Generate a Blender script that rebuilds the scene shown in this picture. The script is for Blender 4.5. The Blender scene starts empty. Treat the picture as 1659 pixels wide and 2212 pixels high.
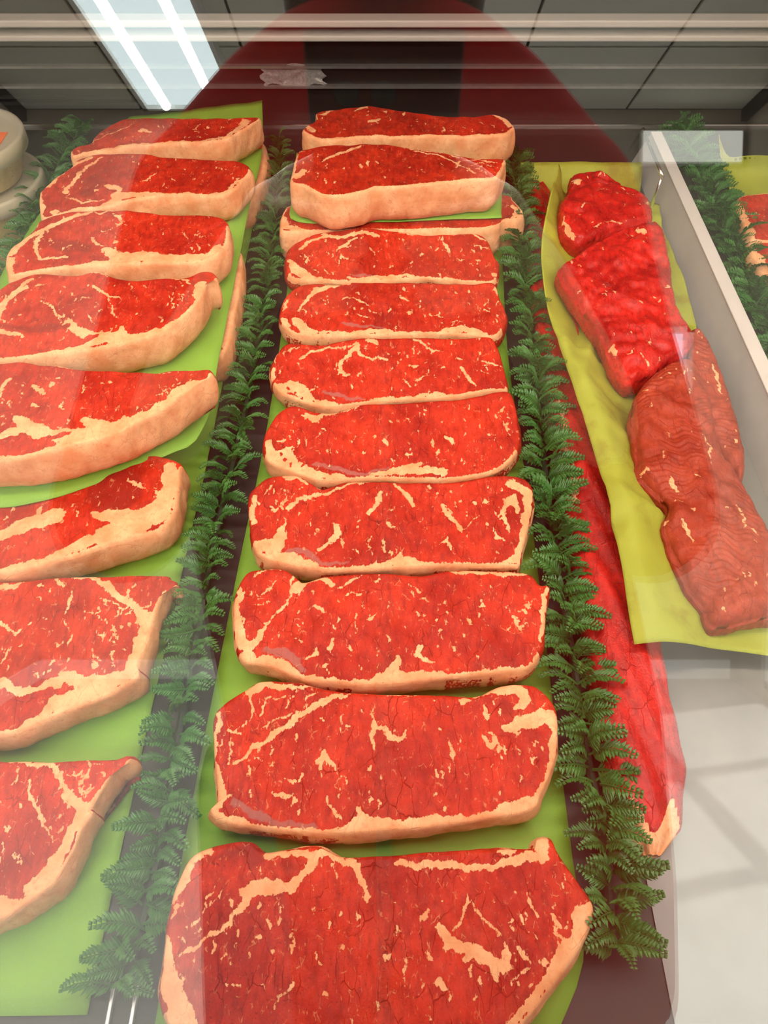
import bpy, bmesh, math, random
import numpy as np
from mathutils import Vector, Matrix

# ------------------------------------------------------------------ camera, world, sun, lamps, exposure
SC = bpy.context.scene
COL = SC.collection
FOC, PITCH = 1671.0, math.radians(51.6)
CAM = np.array([0.0, 0.0, 0.51])
FW = np.array([0, math.cos(PITCH), -math.sin(PITCH)])
UP = np.array([0, math.sin(PITCH), math.cos(PITCH)])
RT = np.array([1.0, 0, 0])
cd = bpy.data.cameras.new('camera')
cd.sensor_fit = 'VERTICAL'; cd.sensor_height = 36.0; cd.lens = FOC / 2212 * 36.0
cd.clip_start = 0.003; cd.clip_end = 60
co = bpy.data.objects.new('camera', cd); COL.objects.link(co)
co.location = CAM; co.rotation_euler = (math.pi/2 - PITCH, 0, 0)
SC.camera = co

SC.view_settings.view_transform = 'Standard'
SC.view_settings.look = 'None'
SC.view_settings.gamma = 1.0
SC.view_settings.use_curve_mapping = False
SC.view_settings.exposure = -0.10
SC.cycles.max_bounces = 10
SC.cycles.transparent_max_bounces = 16
SC.cycles.sample_clamp_indirect = 6.0

W = bpy.data.worlds.new('world'); SC.world = W; W.use_nodes = True
W.node_tree.nodes['Background'].inputs[0].default_value = (0.80, 0.88, 1.0, 1)
W.node_tree.nodes['Background'].inputs[1].default_value = 3.0

def light(name, typ, loc, energy, color, direction=(0, 0, -1), **kw):
    l = bpy.data.lights.new(name, typ); l.energy = energy; l.color = color
    for k, v in kw.items(): setattr(l, k, v)
    o = bpy.data.objects.new(name, l); COL.objects.link(o)
    o.location = loc
    o.rotation_euler = Vector(direction).to_track_quat('-Z', 'Y').to_euler()
    return o
light('sun', 'SUN', (4, -3, 5), 11.0, (1.0, 0.95, 0.86), (-0.62, 0.20, -0.85), angle=0.02)
# lamp tube under the case canopy, then an added fill strip
light('case_lamp_front', 'AREA', (0, 0.345, 0.565), 5.4, (1.0, 0.83, 0.66), (0, 0.12, -1), shape='RECTANGLE', size=1.3, size_y=0.05)
light('case_fill_rear', 'AREA', (0, 0.70, 0.565), 2.7, (1.0, 0.83, 0.66), (0, 0.10, -1), shape='RECTANGLE', size=1.3, size_y=0.05)  # added fill, evens out the falloff over the far steaks
# shop ceiling light
light('shop_lamp', 'AREA', (0.0, -1.6, 2.03), 150.0, (1.0, 0.97, 0.92), (0, 0, -1), shape='RECTANGLE', size=2.4, size_y=1.2)

light('coat_fill_light', 'AREA', (0.0, 0.25, 2.03), 40.0, (1.0, 0.97, 0.92), (0, -.25, -1), shape='RECTANGLE', size=2.4, size_y=0.6)  # added unseen fill that lights the front of the coat

# ------------------------------------------------------------------ helpers
def ray(x, y): return FW + RT*(x-829.5)/FOC + UP*(1106-y)/FOC
def at(x, y, z=0.0):
    d = ray(x, y); return CAM + d*((z-CAM[2])/d[2])
def onplane(x, y, p0, n):
    d = ray(x, y); return CAM + d*(np.dot(p0-CAM, n)/np.dot(d, n))

def tag(o, label=None, cat=None, group=None, kind=None):
    if label: o['label'] = label
    if cat: o['category'] = cat
    if group: o['group'] = group
    if kind: o['kind'] = kind
    return o
def empty(name, loc=(0, 0, 0)):
    o = bpy.data.objects.new(name, None); COL.objects.link(o); o.location = loc; o.empty_display_size = .02
    return o
def mesh_obj(name, verts, faces, mat, parent=None, smooth=True, loc=None):
    me = bpy.data.meshes.new(name); me.from_pydata([tuple(v) for v in verts], [], faces)
    if mat: me.materials.append(mat)
    if smooth: me.polygons.foreach_set('use_smooth', [True]*len(me.polygons))
    me.update()
    o = bpy.data.objects.new(name, me); COL.objects.link(o)
    if parent: o.parent = parent
    if loc is not None: o.location = loc
    return o
class MB:
    def __init__(s): s.v = []; s.f = []
    def add(s, vs, fs):
        b = len(s.v); s.v += [tuple(v) for v in vs]; s.f += [tuple(i+b for i in f) for f in fs]
    def box(s, a, b, R=None, o=(0, 0, 0)):
        vs = [(x, y, z) for x in (a[0], b[0]) for y in (a[1], b[1]) for z in (a[2], b[2])]
        if R is not None: vs = [tuple(Vector(o) + R @ Vector(v)) for v in vs]
        s.add(vs, [(0,1,3,2),(4,6,7,5),(0,4,5,1),(2,3,7,6),(0,2,6,4),(1,5,7,3)])
    def tube(s, pts, rad, n=12, cap=True):
        pts = [Vector(p) for p in pts]; rad = rad if hasattr(rad, '__len__') else [rad]*len(pts)
        vs = []; 
        for i, p in enumerate(pts):
            t = (pts[min(i+1, len(pts)-1)] - pts[max(i-1, 0)]).normalized()
            a = t.orthogonal().normalized() if i == 0 else (a - t*a.dot(t)).normalized()
            b = t.cross(a)
            for k in range(n):
                th = 2*math.pi*k/n; vs.append(p + rad[i]*(math.cos(th)*a + math.sin(th)*b))
        fs = []
        for i in range(len(pts)-1):
            for k in range(n):
                fs.append((i*n+k, i*n+(k+1) % n, (i+1)*n+(k+1) % n, (i+1)*n+k))
        if cap: fs.append(tuple(range(n))[::-1]); fs.append(tuple((len(pts)-1)*n+k for k in range(n)))
        s.add(vs, fs)
    def lathe(s, prof, c, n=48, cap=False):
        vs = [(c[0]+r*math.cos(2*math.pi*k/n), c[1]+r*math.sin(2*math.pi*k/n), c[2]+z) for r, z in prof for k in range(n)]
        fs = [(i*n+k, i*n+(k+1) % n, (i+1)*n+(k+1) % n, (i+1)*n+k) for i in range(len(prof)-1) for k in range(n)]
        if cap: fs.append(tuple((len(prof)-1)*n+k for k in range(n))); fs.append(tuple(range(n))[::-1])
        s.add(vs, fs)
    def sphere(s, c, r, n=14, m=9, sc=(1, 1, 1)):
        vs = [(c[0]+sc[0]*r*math.sin(math.pi*j/m)*math.cos(2*math.pi*k/n), c[1]+sc[1]*r*math.sin(math.pi*j/m)*math.sin(2*math.pi*k/n), c[2]+sc[2]*r*math.cos(math.pi*j/m)) for j in range(m+1) for k in range(n)]
        fs = [(j*n+k, (j+1)*n+k, (j+1)*n+(k+1) % n, j*n+(k+1) % n) for j in range(m) for k in range(n)]
        s.add(vs, fs)
    def build(s, name, mat, parent=None, smooth=False, bevel=0):
        o = mesh_obj(name, s.v, s.f, mat, parent, smooth)
        if bevel:
            md = o.modifiers.new('bevel', 'BEVEL'); md.width = bevel; md.segments = 2; md.limit_method = 'ANGLE'
        return o

# ------------------------------------------------------------------ materials
class NT:
    def __init__(s, name):
        s.m = bpy.data.materials.new(name); s.m.use_nodes = True; s.t = s.m.node_tree; s.t.nodes.clear()
        s.out = s.n('ShaderNodeOutputMaterial')
    def n(s, typ, **kw):
        nd = s.t.nodes.new(typ)
        for k, v in kw.items(): setattr(nd, k, v)
        return nd
    def set(s, sock, v):
        if hasattr(v, 'is_output'): s.t.links.new(v, sock)
        elif v is not None: sock.default_value = v
    def math(s, op, a, b=0.0, clamp=False):
        nd = s.n('ShaderNodeMath', operation=op, use_clamp=clamp); s.set(nd.inputs[0], a); s.set(nd.inputs[1], b); return nd.outputs[0]
    def noise(s, vec, scale, detail=3, rough=.55, dist=0):
        nd = s.n('ShaderNodeTexNoise'); s.set(nd.inputs['Vector'], vec); nd.inputs['Scale'].default_value = scale
        nd.inputs['Detail'].default_value = detail; nd.inputs['Roughness'].default_value = rough; nd.inputs['Distortion'].default_value = dist
        return nd.outputs[0]
    def vor(s, vec, scale, feature='F1', out='Distance', rnd=1.0):
        nd = s.n('ShaderNodeTexVoronoi', feature=feature); s.set(nd.inputs['Vector'], vec); nd.inputs['Scale'].default_value = scale
        nd.inputs['Randomness'].default_value = rnd
        return nd.outputs[out]
    def mapr(s, v, a, b, c=0.0, d=1.0, smooth=False):
        nd = s.n('ShaderNodeMapRange'); nd.interpolation_type = 'SMOOTHSTEP' if smooth else 'LINEAR'
        s.set(nd.inputs[0], v)
        for i, q in enumerate((a, b, c, d)): s.set(nd.inputs[i+1], q)
        return nd.outputs[0]
    def mix(s, f, a, b):
        nd = s.n('ShaderNodeMix', data_type='RGBA')
        s.set(nd.inputs[0], f); s.set(nd.inputs[6], a if hasattr(a, 'is_output') else (*a, 1)); s.set(nd.inputs[7], b if hasattr(b, 'is_output') else (*b, 1))
        return nd.outputs[2]
    def pos(s, sc=(1, 1, 1), rot=(0, 0, 0)):
        g = s.n('ShaderNodeNewGeometry'); mp = s.n('ShaderNodeMapping'); s.t.links.new(g.outputs['Position'], mp.inputs[0])
        mp.inputs['Scale'].default_value = sc; mp.inputs['Rotation'].default_value = rot
        return mp.outputs[0]
    def attr(s, name):
        nd = s.n('ShaderNodeAttribute'); nd.attribute_name = name; return nd.outputs['Fac']
    def bump(s, h, strength, dist):
        nd = s.n('ShaderNodeBump'); s.set(nd.inputs['Height'], h); nd.inputs['Strength'].default_value = strength; nd.inputs['Distance'].default_value = dist
        return nd.outputs[0]
    def princ(s, color, rough=.5, metal=0.0, spec=.5, normal=None, **kw):
        p = s.n('ShaderNodeBsdfPrincipled'); s.set(p.inputs['Base Color'], color if hasattr(color, 'is_output') else (*color, 1))
        s.set(p.inputs['Roughness'], rough); p.inputs['Metallic'].default_value = metal; p.inputs['Specular IOR Level'].default_value = spec
        if normal is not None: s.set(p.inputs['Normal'], normal)
        for k, v in kw.items(): s.set(p.inputs[k], v)
        s.t.links.new(p.outputs[0], s.out.inputs[0]); return p
def simple(name, color, rough=.5, metal=0.0, spec=.5, nscale=0, namt=.12, **kw):
    t = NT(name)
    if nscale:
        f = t.noise(t.pos(), nscale, 4)
        c2 = tuple(max(0, c*(1-namt*2)) for c in color); c1 = tuple(c*(1+namt) for c in color)
        t.princ(t.mix(f, c2, c1), rough, metal, spec, **kw)
    else: t.princ(color, rough, metal, spec, **kw)
    return t.m
def emit(name, color, s):
    t = NT(name); e = t.n('ShaderNodeEmission'); e.inputs[0].default_value = (*color, 1); e.inputs[1].default_value = s
    t.t.links.new(e.outputs[0], t.out.inputs[0]); return t.m

def meat_material(name, bright=(.60, .038, .012), deep=(.36, .017, .007), wet=.30, fine=1.0, spec=.16):
    t = NT(name); p = t.pos()
    fat = t.attr('fat'); gris = t.attr('gris'); dark = t.attr('dark'); lean_edge = t.attr('film')
    nz = t.noise(p, 420, 4, .6); nz2 = t.noise(p, 130, 3); nz3 = t.noise(t.pos((2.2, .6, 1), (0, 0, .15)), 330, 3)
    # crisp ragged fat edge from a signed distance in metres
    fs = t.math('ADD', fat, t.math('MULTIPLY', t.math('ADD', t.math('SUBTRACT', nz, .5), t.math('MULTIPLY', t.math('SUBTRACT', nz3, .5), .8)), .0036))
    f_big = t.mapr(fs, -.00018, .00022, 0, 1, True)
    # fine marbling: short threads that run across the cut
    q = t.pos((1.9, .8, 1), (0, 0, .25))
    warp = t.n('ShaderNodeVectorMath', operation='ADD')
    wn = t.n('ShaderNodeTexNoise'); t.set(wn.inputs['Vector'], p); wn.inputs['Scale'].default_value = 160; wn.inputs['Detail'].default_value = 2
    sc = t.n('ShaderNodeVectorMath', operation='SCALE'); t.t.links.new(wn.outputs[1], sc.inputs[0]); sc.inputs['Scale'].default_value = .0045
    t.set(warp.inputs[0], q); t.t.links.new(sc.outputs[0], warp.inputs[1])
    e = t.vor(warp.outputs[0], 120, 'DISTANCE_TO_EDGE')
    gate = t.mapr(t.noise(p, 190, 2), .56, .66)
    thread = t.math('MULTIPLY', t.mapr(e, .0, .045, 1, 0), gate)
    spots = t.math('MULTIPLY', t.mapr(t.vor(warp.outputs[0], 260), .0, .26, 1, 0, True), t.mapr(t.noise(p, 75, 2), .52, .68))
    fine_f = t.math('MULTIPLY', t.math('MAXIMUM', t.math('MULTIPLY', thread, .55), t.math('MULTIPLY', spots, .55)), fine)
    f = t.math('MAXIMUM', f_big, fine_f, True)
    # lean
    big = t.noise(p, 22, 3); fib = t.noise(t.pos((1, .35, 1), (0, 0, .2)), 260, 3)
    lean = t.mix(t.mapr(t.math('ADD', t.math('MULTIPLY', big, .7), t.math('MULTIPLY', t.noise(p, 95, 3), .3)), .38, .62), deep, bright)
    lean = t.mix(t.mapr(fib, .30, .55, .55, 0), lean, tuple(c*.55 for c in deep))
    crk = t.math('MULTIPLY', t.mapr(t.vor(warp.outputs[0], 55, 'DISTANCE_TO_EDGE'), 0, .02, 1, 0), t.mapr(t.noise(p, 60, 2), .45, .6))
    lean = t.mix(t.math('MULTIPLY', crk, .7), lean, (.16, .008, .006))
    lean = t.mix(t.math('MULTIPLY', t.mapr(t.noise(p, 900, 1), .64, .72), .6), lean, (.13, .008, .006))
    dk = t.mapr(t.math('ADD', dark, t.math('MULTIPLY', t.math('SUBTRACT', nz2, .5), .008)), -.002, .003, 0, 1, True)
    lean = t.mix(t.math('MULTIPLY', dk, .8), lean, (.26, .016, .008))
    gr = t.mapr(t.math('ADD', gris, t.math('MULTIPLY', t.math('SUBTRACT', nz, .5), .003)), -.0006, .0008, 0, 1, True)
    lean = t.mix(t.math('MULTIPLY', gr, .8), lean, (.36, .12, .10))
    # fat
    fc = t.mix(t.mapr(t.noise(p, 60, 4), .35, .65), (.76, .32, .14), (.90, .49, .25))
    fc = t.mix(t.mapr(t.noise(p, 230, 4), .55, .75, 0, .55), fc, (.62, .20, .09))
    fc = t.mix(t.mapr(nz, .3, .42, .35, 0), fc, (.70, .17, .09))
    col = t.mix(f, lean, fc)
    h = t.math('ADD', t.math('MULTIPLY', f, .5), t.math('ADD', t.math('MULTIPLY', fib, .6), t.math('MULTIPLY', t.noise(p, 700, 3), .5)))
    h = t.math('SUBTRACT', h, t.math('MULTIPLY', crk, .5))
    nrm = t.bump(h, .55, .0012)
    t.princ(col, t.mapr(t.noise(p, 300, 2), .3, .7, wet, wet+.25), 0, spec, nrm)
    return t.m

M_MEAT = meat_material('beef')
M_RAW = meat_material('moist_lean_beef', (.66, .024, .014), (.36, .010, .007), .20, .35, .30)
M_SKIRT = meat_material('coarse_lean_beef', (.42, .060, .026), (.30, .032, .012), .3, .3, .25)

def paper_material(name, c, stain=0.0):
    t = NT(name); p = t.pos()
    f = t.noise(p, 35, 4); fb = t.noise(p, 900, 2)
    col = t.mix(f, tuple(x*.86 for x in c), tuple(x*1.08 for x in c))
    if stain: col = t.mix(t.math('MULTIPLY', t.mapr(t.noise(p, 16, 5, .65), .50, .66), stain), col, (c[0]*.62, c[1]*.45, c[2]*.4))
    t.princ(col, .6, 0, .3, t.bump(t.math('ADD', fb, t.math('MULTIPLY', f, 2.0)), .25, .0008))
    return t.m
M_PAPER = paper_material('green_butcher_paper', (.215, .44, .050))
M_PAPER_Y = paper_material('yellow_green_butcher_paper', (.36, .40, .045), .75)

def frond_material():
    t = NT('green_plastic'); p = t.pos()
    c = t.mix(t.noise(p, 45, 3), (.016, .088, .016), (.060, .225, .038))
    t.princ(c, .42, 0, .45); return t.m
M_FROND = frond_material()
M_STEM = simple('garland_stem', (.012, .03, .012), .6)
M_STEEL = simple('brushed_steel', (.55, .55, .54), .32, .85, nscale=90)
M_CHROME = simple('chrome', (.82, .82, .80), .12, 1.0)
M_WHITE = simple('white_enamel', (.62, .58, .54), .45, nscale=40, namt=.05)
M_GREYPL = simple('grey_divider_plastic', (.42, .40, .38), .45, nscale=60, namt=.06)
M_DARK = simple('dark_rear_panel', (.014, .012, .010), .45, spec=.2, nscale=18)
M_BLACK = simple('black_gasket', (.012, .012, .012), .5)
M_CEIL = simple('ceiling_tile', (.80, .78, .68), .9, nscale=160, namt=.06)
M_WALL = simple('shop_wall', (.40, .35, .28), .8, nscale=6)
M_FLOOR = simple('shop_floor', (.26, .255, .245), .45, nscale=3, namt=.08)
M_TRIMW = simple('white_trim', (.75, .74, .70), .5)
M_TUBE = emit('lit_tube', (.93, 1.0, 1.0), 16.0)
M_DIFF = emit('lit_diffuser', (.86, .98, .98), 4.2)
def glass_mat(name, base, edge, tint=(1, 1, 1)):
    t = NT(name)
    lw = t.n('ShaderNodeLayerWeight'); lw.inputs[0].default_value = .5
    fac = t.math('ADD', base, t.math('MULTIPLY', t.math('POWER', lw.outputs['Facing'], 3.0), edge), True)
    a = t.n('ShaderNodeBsdfTransparent'); a.inputs[0].default_value = (*tint, 1)
    g = t.n('ShaderNodeBsdfGlossy'); g.inputs['Roughness'].default_value = 0.0; g.inputs['Color'].default_value = (.97, 1.0, .99, 1)
    m = t.n('ShaderNodeMixShader'); t.set(m.inputs[0], fac)
    t.t.links.new(a.outputs[0], m.inputs[1]); t.t.links.new(g.outputs[0], m.inputs[2]); t.t.links.new(m.outputs[0], t.out.inputs[0])
    return t.m
M_GLASS = glass_mat('case_glass', .105, .55)
M_WINGLASS = glass_mat('window_glass', .05, .4)

# ------------------------------------------------------------------ the shop (setting)
XW, YB, YF, ZF, ZC = 1.85, -3.7, 1.75, -0.85, 2.10
def struct(name, mb, mat, smooth=False): return tag(mb.build(name, mat, None, smooth), kind='structure')
m = MB(); m.box((-XW-.1, YB-.1, ZF-.1), (XW+.1, YF+.1, ZF)); struct('floor', m, M_FLOOR)
m = MB(); m.box((-XW-.1, YB-.1, ZC+.012), (XW+.1, YF+.1, ZC+.1)); ceil = struct('ceiling', m, M_BLACK)
m = MB(); m.box((-XW-.1, YB, ZF), (-XW, YF, ZC)); struct('wall_left', m, M_WALL)
m = MB(); m.box((-XW, YF, ZF), (XW, YF+.1, ZC)); struct('wall_front', m, M_WALL)
# back wall with a door-light opening, right wall with the tall shop window
def wall_hole(name, axis, c0, c1, a0, a1, h, mat):
    m = MB()
    def bx(u0, u1, z0, z1):
        if u1-u0 < 1e-4 or z1-z0 < 1e-4: return
        if axis == 'x': m.box((c0, u0, z0), (c1, u1, z1))
        else: m.box((u0, c0, z0), (u1, c1, z1))
    u0, u1, z0, z1 = h
    bx(a0, u0, ZF, ZC); bx(u1, a1, ZF, ZC); bx(u0, u1, ZF, z0); bx(u0, u1, z1, ZC)
    return struct(name, m, mat)
WB = (1.36, 1.62, .42, 1.02)
wall_hole('wall_back', 'y', YB-.1, YB, -XW, XW, WB, M_WALL)
WR = (-3.35, -1.35, -.80, 1.25)
wall_hole('wall_right', 'x', XW, XW+.1, YB, YF, WR, M_WALL)
def window(name, axis, c, h, nu, nz):
    u0, u1, z0, z1 = h; w = empty(name); tag(w, kind='structure')
    def bx(mm, a, b, z, zz, d=.03):
        if axis == 'x': mm.box((c-d, a, z), (c+d, b, zz))
        else: mm.box((a, c-d, z), (b, c+d, zz))
    m = MB(); e = .035
    bx(m, u0, u1, z0, z0+e); bx(m, u0, u1, z1-e, z1); bx(m, u0, u0+e, z0, z1); bx(m, u1-e, u1, z0, z1); m.build('window_frame', M_TRIMW, w)
    for i in range(1, nu):
        m = MB(); q = u0+(u1-u0)*i/nu; bx(m, q-.035, q+.035, z0+e, z1-e, .025); m.build('mullion', M_TRIMW, w)
    for j in range(1, nz):
        m = MB(); q = z0+(z1-z0)*j/nz; bx(m, u0+e, u1-e, q-.03, q+.03, .02); m.build('transom', M_TRIMW, w)
    m = MB(); bx(m, u0+e, u1-e, z0+e, z1-e, .003); m.build('window_pane', M_WINGLASS, w)
window('window_1', 'y', YB-.05, WB, 1, 1)
window('window_2', 'x', XW+.05, WR, 3, 2)
for nm, a, b in (('baseboard_left', (-XW, YB, ZF), (-XW+.015, YF, ZF+.1)), ('baseboard_back', (-XW, YB, ZF), (XW, YB+.015, ZF+.1)),
                 ('trim_left', (-XW, YB, ZC-.06), (-XW+.03, YF, ZC)), ('trim_right', (XW-.03, YB, ZC-.06), (XW, YF, ZC))):
    m = MB(); m.box(a, b); struct(nm, m, M_BLACK if 'trim' in nm else M_TRIMW)
# ceiling tiles in a dark grid, leaving bays for the light fixtures
FIX = [(-1.19, -3.60, .48, 1.55)]   # x0, y0, width, length
m = MB(); tile_me = None
nx, ny = 6, 9; tw, tl = 2*XW/nx, (YF-YB)/ny
for i in range(nx):
    for j in range(ny):
        x0, y0 = -XW+i*tw, YB+j*tl
        if tile_me is None:
            mm = MB(); mm.box((.007, .007, 0), (tw-.007, tl-.007, .012)); o = mm.build('ceiling_tile', M_CEIL, ceil); tile_me = o.data
        else:
            o = bpy.data.objects.new('ceiling_tile', tile_me); COL.objects.link(o); o.parent = ceil
        o.location = (x0, y0, ZC)
def troffer(x0, y0, w, l, label):
    t = empty('ceiling_light', (x0+w/2, y0+l/2, ZC))
    tag(t, label, 'light')
    m = MB(); e = .02; z0, z1 = -.05, -.002
    m.box((-w/2, -l/2, z0), (w/2, -l/2+e, z1)); m.box((-w/2, l/2-e, z0), (w/2, l/2, z1)); m.box((-w/2, -l/2, z0), (-w/2+e, l/2, z1)); m.box((w/2-e, -l/2, z0), (w/2, l/2, z1))
    m.build('light_frame', M_TRIMW, t)
    m = MB(); m.box((-w/2+e, -l/2+e, -.03), (w/2-e, l/2-e, -.02)); m.build('diffuser', M_DIFF, t)
    ax = l > w
    for k in (-.25, .25):
        m = MB()
        if ax: m.tube([(k*w, -l/2+.04, -.045), (k*w, l/2-.04, -.045)], .022, 10)
        else: m.tube([(-w/2+.04, k*l, -.045), (w/2-.04, k*l, -.045)], .022, 10)
        m.build('tube', M_TUBE, t, True)
troffer(*FIX[0], 'long white fluorescent ceiling light reflected at the top left of the glass')
wl = empty('wall_light', (1.56, YB+.04, 1.90)); tag(wl, 'flat wall light box reflected as a pale band above the far right garland', 'light')
m = MB(); m.box((-.26, -.035, -.085), (.26, .0, .085)); m.build('light_frame', M_TRIMW, wl, bevel=.005)
m = MB(); m.box((-.25, .0005, -.075), (.25, .012, .075)); m.build('diffuser', emit('wall_light_glow', (1.0, .97, .86), 2.2), wl, bevel=.004)

# ------------------------------------------------------------------ the display case
case = empty('display_case', (0, 0, 0))
tag(case, 'glass fronted butcher display case with dark rear panel and chrome rails', 'case')
TG = math.tan(math.radians(23.7))
m = MB(); m.box((-.414, .02, -.02), (.80, 1.10, 0)); m.build('deck_pan', simple('deck_steel_dark', (.035, .034, .030), .5, .3, nscale=50), case)
m = MB(); m.box((-.80, .02, -.09), (-.414, 1.10, -.0705)); m.build('side_deck', simple('side_deck_steel', (.10, .10, .09), .5, .3, nscale=50), case)
m = MB(); m.box((-.80, 1.10, -.09), (.80, 1.13, .62)); m.build('rear_panel', M_DARK, case)
for z, r in ((.132, .0042), (.1155, .0036)):
    m = MB(); m.box((-.80, 1.075, z-r), (.80, 1.10, z+r)); m.build('rear_rail', M_WHITE, case, bevel=.002)
for z, r in ((.075, .0015), (.050, .0015)):
    m = MB(); m.box((-.80, 1.092, z-r), (.80, 1.10, z+r)); m.build('door_track', M_STEEL, case)
m = MB(); m.box((-.80, 1.085, -.004), (.80, 1.10, .004)); m.build('deck_rail', M_CHROME, case, bevel=.001)
m = MB(); m.box((-.80, 1.094, .026), (-.31, 1.10, .030)); m.box((-.80, 1.094, .034), (-.31, 1.10, .037)); m.build('dark_strips', M_BLACK, case)  # pair of thin dark strips along the left of the rear panel
for sx, nm in ((-.82, 'end_panel'), (.80, 'end_panel')):
    m = MB(); m.box((sx, .26, -.09), (sx+.02, 1.13, .62)); m.build(nm, M_WHITE, case)
m = MB(); m.box((-.83, .265, .60), (.83, 1.13, .67)); m.build('canopy', M_WHITE, case, bevel=.004)
m = MB(); m.box((-.83, -.02, -.85), (.83, 1.13, -.10)); m.build('case_base', M_WHITE, case)
m = MB(); m.box((-.83, -.025, -.10), (.83, .020, -.015)); m.build('front_sill', M_STEEL, case, bevel=.003)
for y in (.345, .70):  # the rear housing covers the added fill strip
    m = MB(); m.box((-.68, y-.035, .577), (.68, y+.035, .60)); m.build('lamp_housing', M_WHITE, case)
# front glass, leaning back 24 degrees, 5 mm thick
nv = np.array([0, -math.cos(math.radians(23.7)), math.sin(math.radians(23.7))])
m = MB(); gv = []
for x in (-.82, .82):
    for z in (-.015, .61):
        for k in (0, .005):
            gv.append(np.array([x, z*TG, z]) - nv*k)
m.add(gv, [(0,1,3,2),(4,6,7,5),(0,4,5,1),(2,3,7,6),(0,2,6,4),(1,5,7,3)]); m.build('front_glass', M_GLASS, case)
# added right bay liner, floor reflection put into its pale tone, and slotted rack strips at the front
m = MB(); m.box((.160, .03, 0), (.325, .50, .0015)); m.build('glare_liner', simple('glare_liner_grey', (.22, .215, .20), .38, .2, nscale=25), case)
for x0 in (-.152, -.139):
    m = MB(); m.box((x0-.0012, .03, 0.0), (x0+.0012, .062, .004)); m.build('rack_strip', M_STEEL, case, bevel=.0006)
# crumpled mottled grey patch on the rear panel
rs = random.Random(5); m = MB(); n1, n2 = 14, 8; vs = []
a0, a1 = at(595, 150, 0), None
for i in range(n1):
    for j in range(n2):
        u, v = i/(n1-1), j/(n2-1)
        edge = .003*math.sin(9*u+3*v)
        vs.append((-.163+.083*u + (.004*math.sin(13*v)), 1.0985-.004*rs.random(), .050+.026*v+edge))
m.add(vs, [(i*n2+j, (i+1)*n2+j, (i+1)*n2+j+1, i*n2+j+1) for i in range(n1-1) for j in range(n2-1)])
m.build('crumpled_patch', simple('mottled_grey', (.32, .30, .29), .25, nscale=400, namt=.35), case, True)

# divider between the right bay and the next one
dv = empty('bay_divider', (.335, .5, 0)); tag(dv, 'pale grey upright divider between the crumpled paper bay and the far right garland', 'divider')
m = MB(); m.add([(x-.335, y-.5, z) for x, z in ((.325, .0), (.340, .038), (.343, .038), (.330, .0)) for y in (.18, .99)], [(0,2,3,1),(2,4,5,3),(4,6,7,5),(0,1,7,6),(0,6,4,2),(1,3,5,7)]); m.build('divider_wall', M_GREYPL, dv)
m = MB(); m.box((.004, -.32, .038), (.018, .49, .0400)); m.build('divider_flange', M_WHITE, dv, bevel=.0008)
m = MB(); m.tube([(-.016, .36, .006), (-.013, .36, .05), (-.013, .47, .052), (-.015, .50, .01)], .0022, 8); m.build('wire_clip', M_CHROME, dv, True)

# ------------------------------------------------------------------ beef
def catmull(P, N, closed=True):
    P = np.asarray(P, float); n = len(P); D = 16
    idx = range(n) if closed else range(n-1); out = []
    for i in idx:
        if closed: p0, p1, p2, p3 = P[(i-1) % n], P[i], P[(i+1) % n], P[(i+2) % n]
        else: p0, p1, p2, p3 = P[max(i-1, 0)], P[i], P[i+1], P[min(i+2, n-1)]
        for t in np.arange(D)/D:
            out.append(.5*((2*p1)+(-p0+p2)*t+(2*p0-5*p1+4*p2-p3)*t*t+(-p0+3*p1-3*p2+p3)*t**3))
    out = np.array(out + ([out[0]] if closed else [P[-1]]))
    L = np.r_[0, np.cumsum(np.linalg.norm(np.diff(out[:, :2], axis=0), axis=1))]
    s = np.linspace(0, L[-1], N, endpoint=not closed)
    return np.stack([np.interp(s, L, out[:, k]) for k in range(out.shape[1])], 1)
def sdist(V, strokes):
    best = np.full(len(V), -1.0)
    for S in strokes:
        for i in range(max(1, len(S)-1)):
            a = S[i]; b = S[min(i+1, len(S)-1)]
            ab = b[:2]-a[:2]; L2 = ab@ab
            t = np.clip(((V-a[:2])@ab)/L2, 0, 1) if L2 > 1e-12 else np.zeros(len(V))
            d = np.linalg.norm(V-(a[:2]+t[:, None]*ab), axis=1)
            best = np.maximum(best, a[2]+t*(b[2]-a[2])-d)
    return best
def attr(me, name, vals):
    a = me.attributes.new(name, 'FLOAT', 'POINT'); a.data.foreach_set('value', np.asarray(vals, np.float32))

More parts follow.
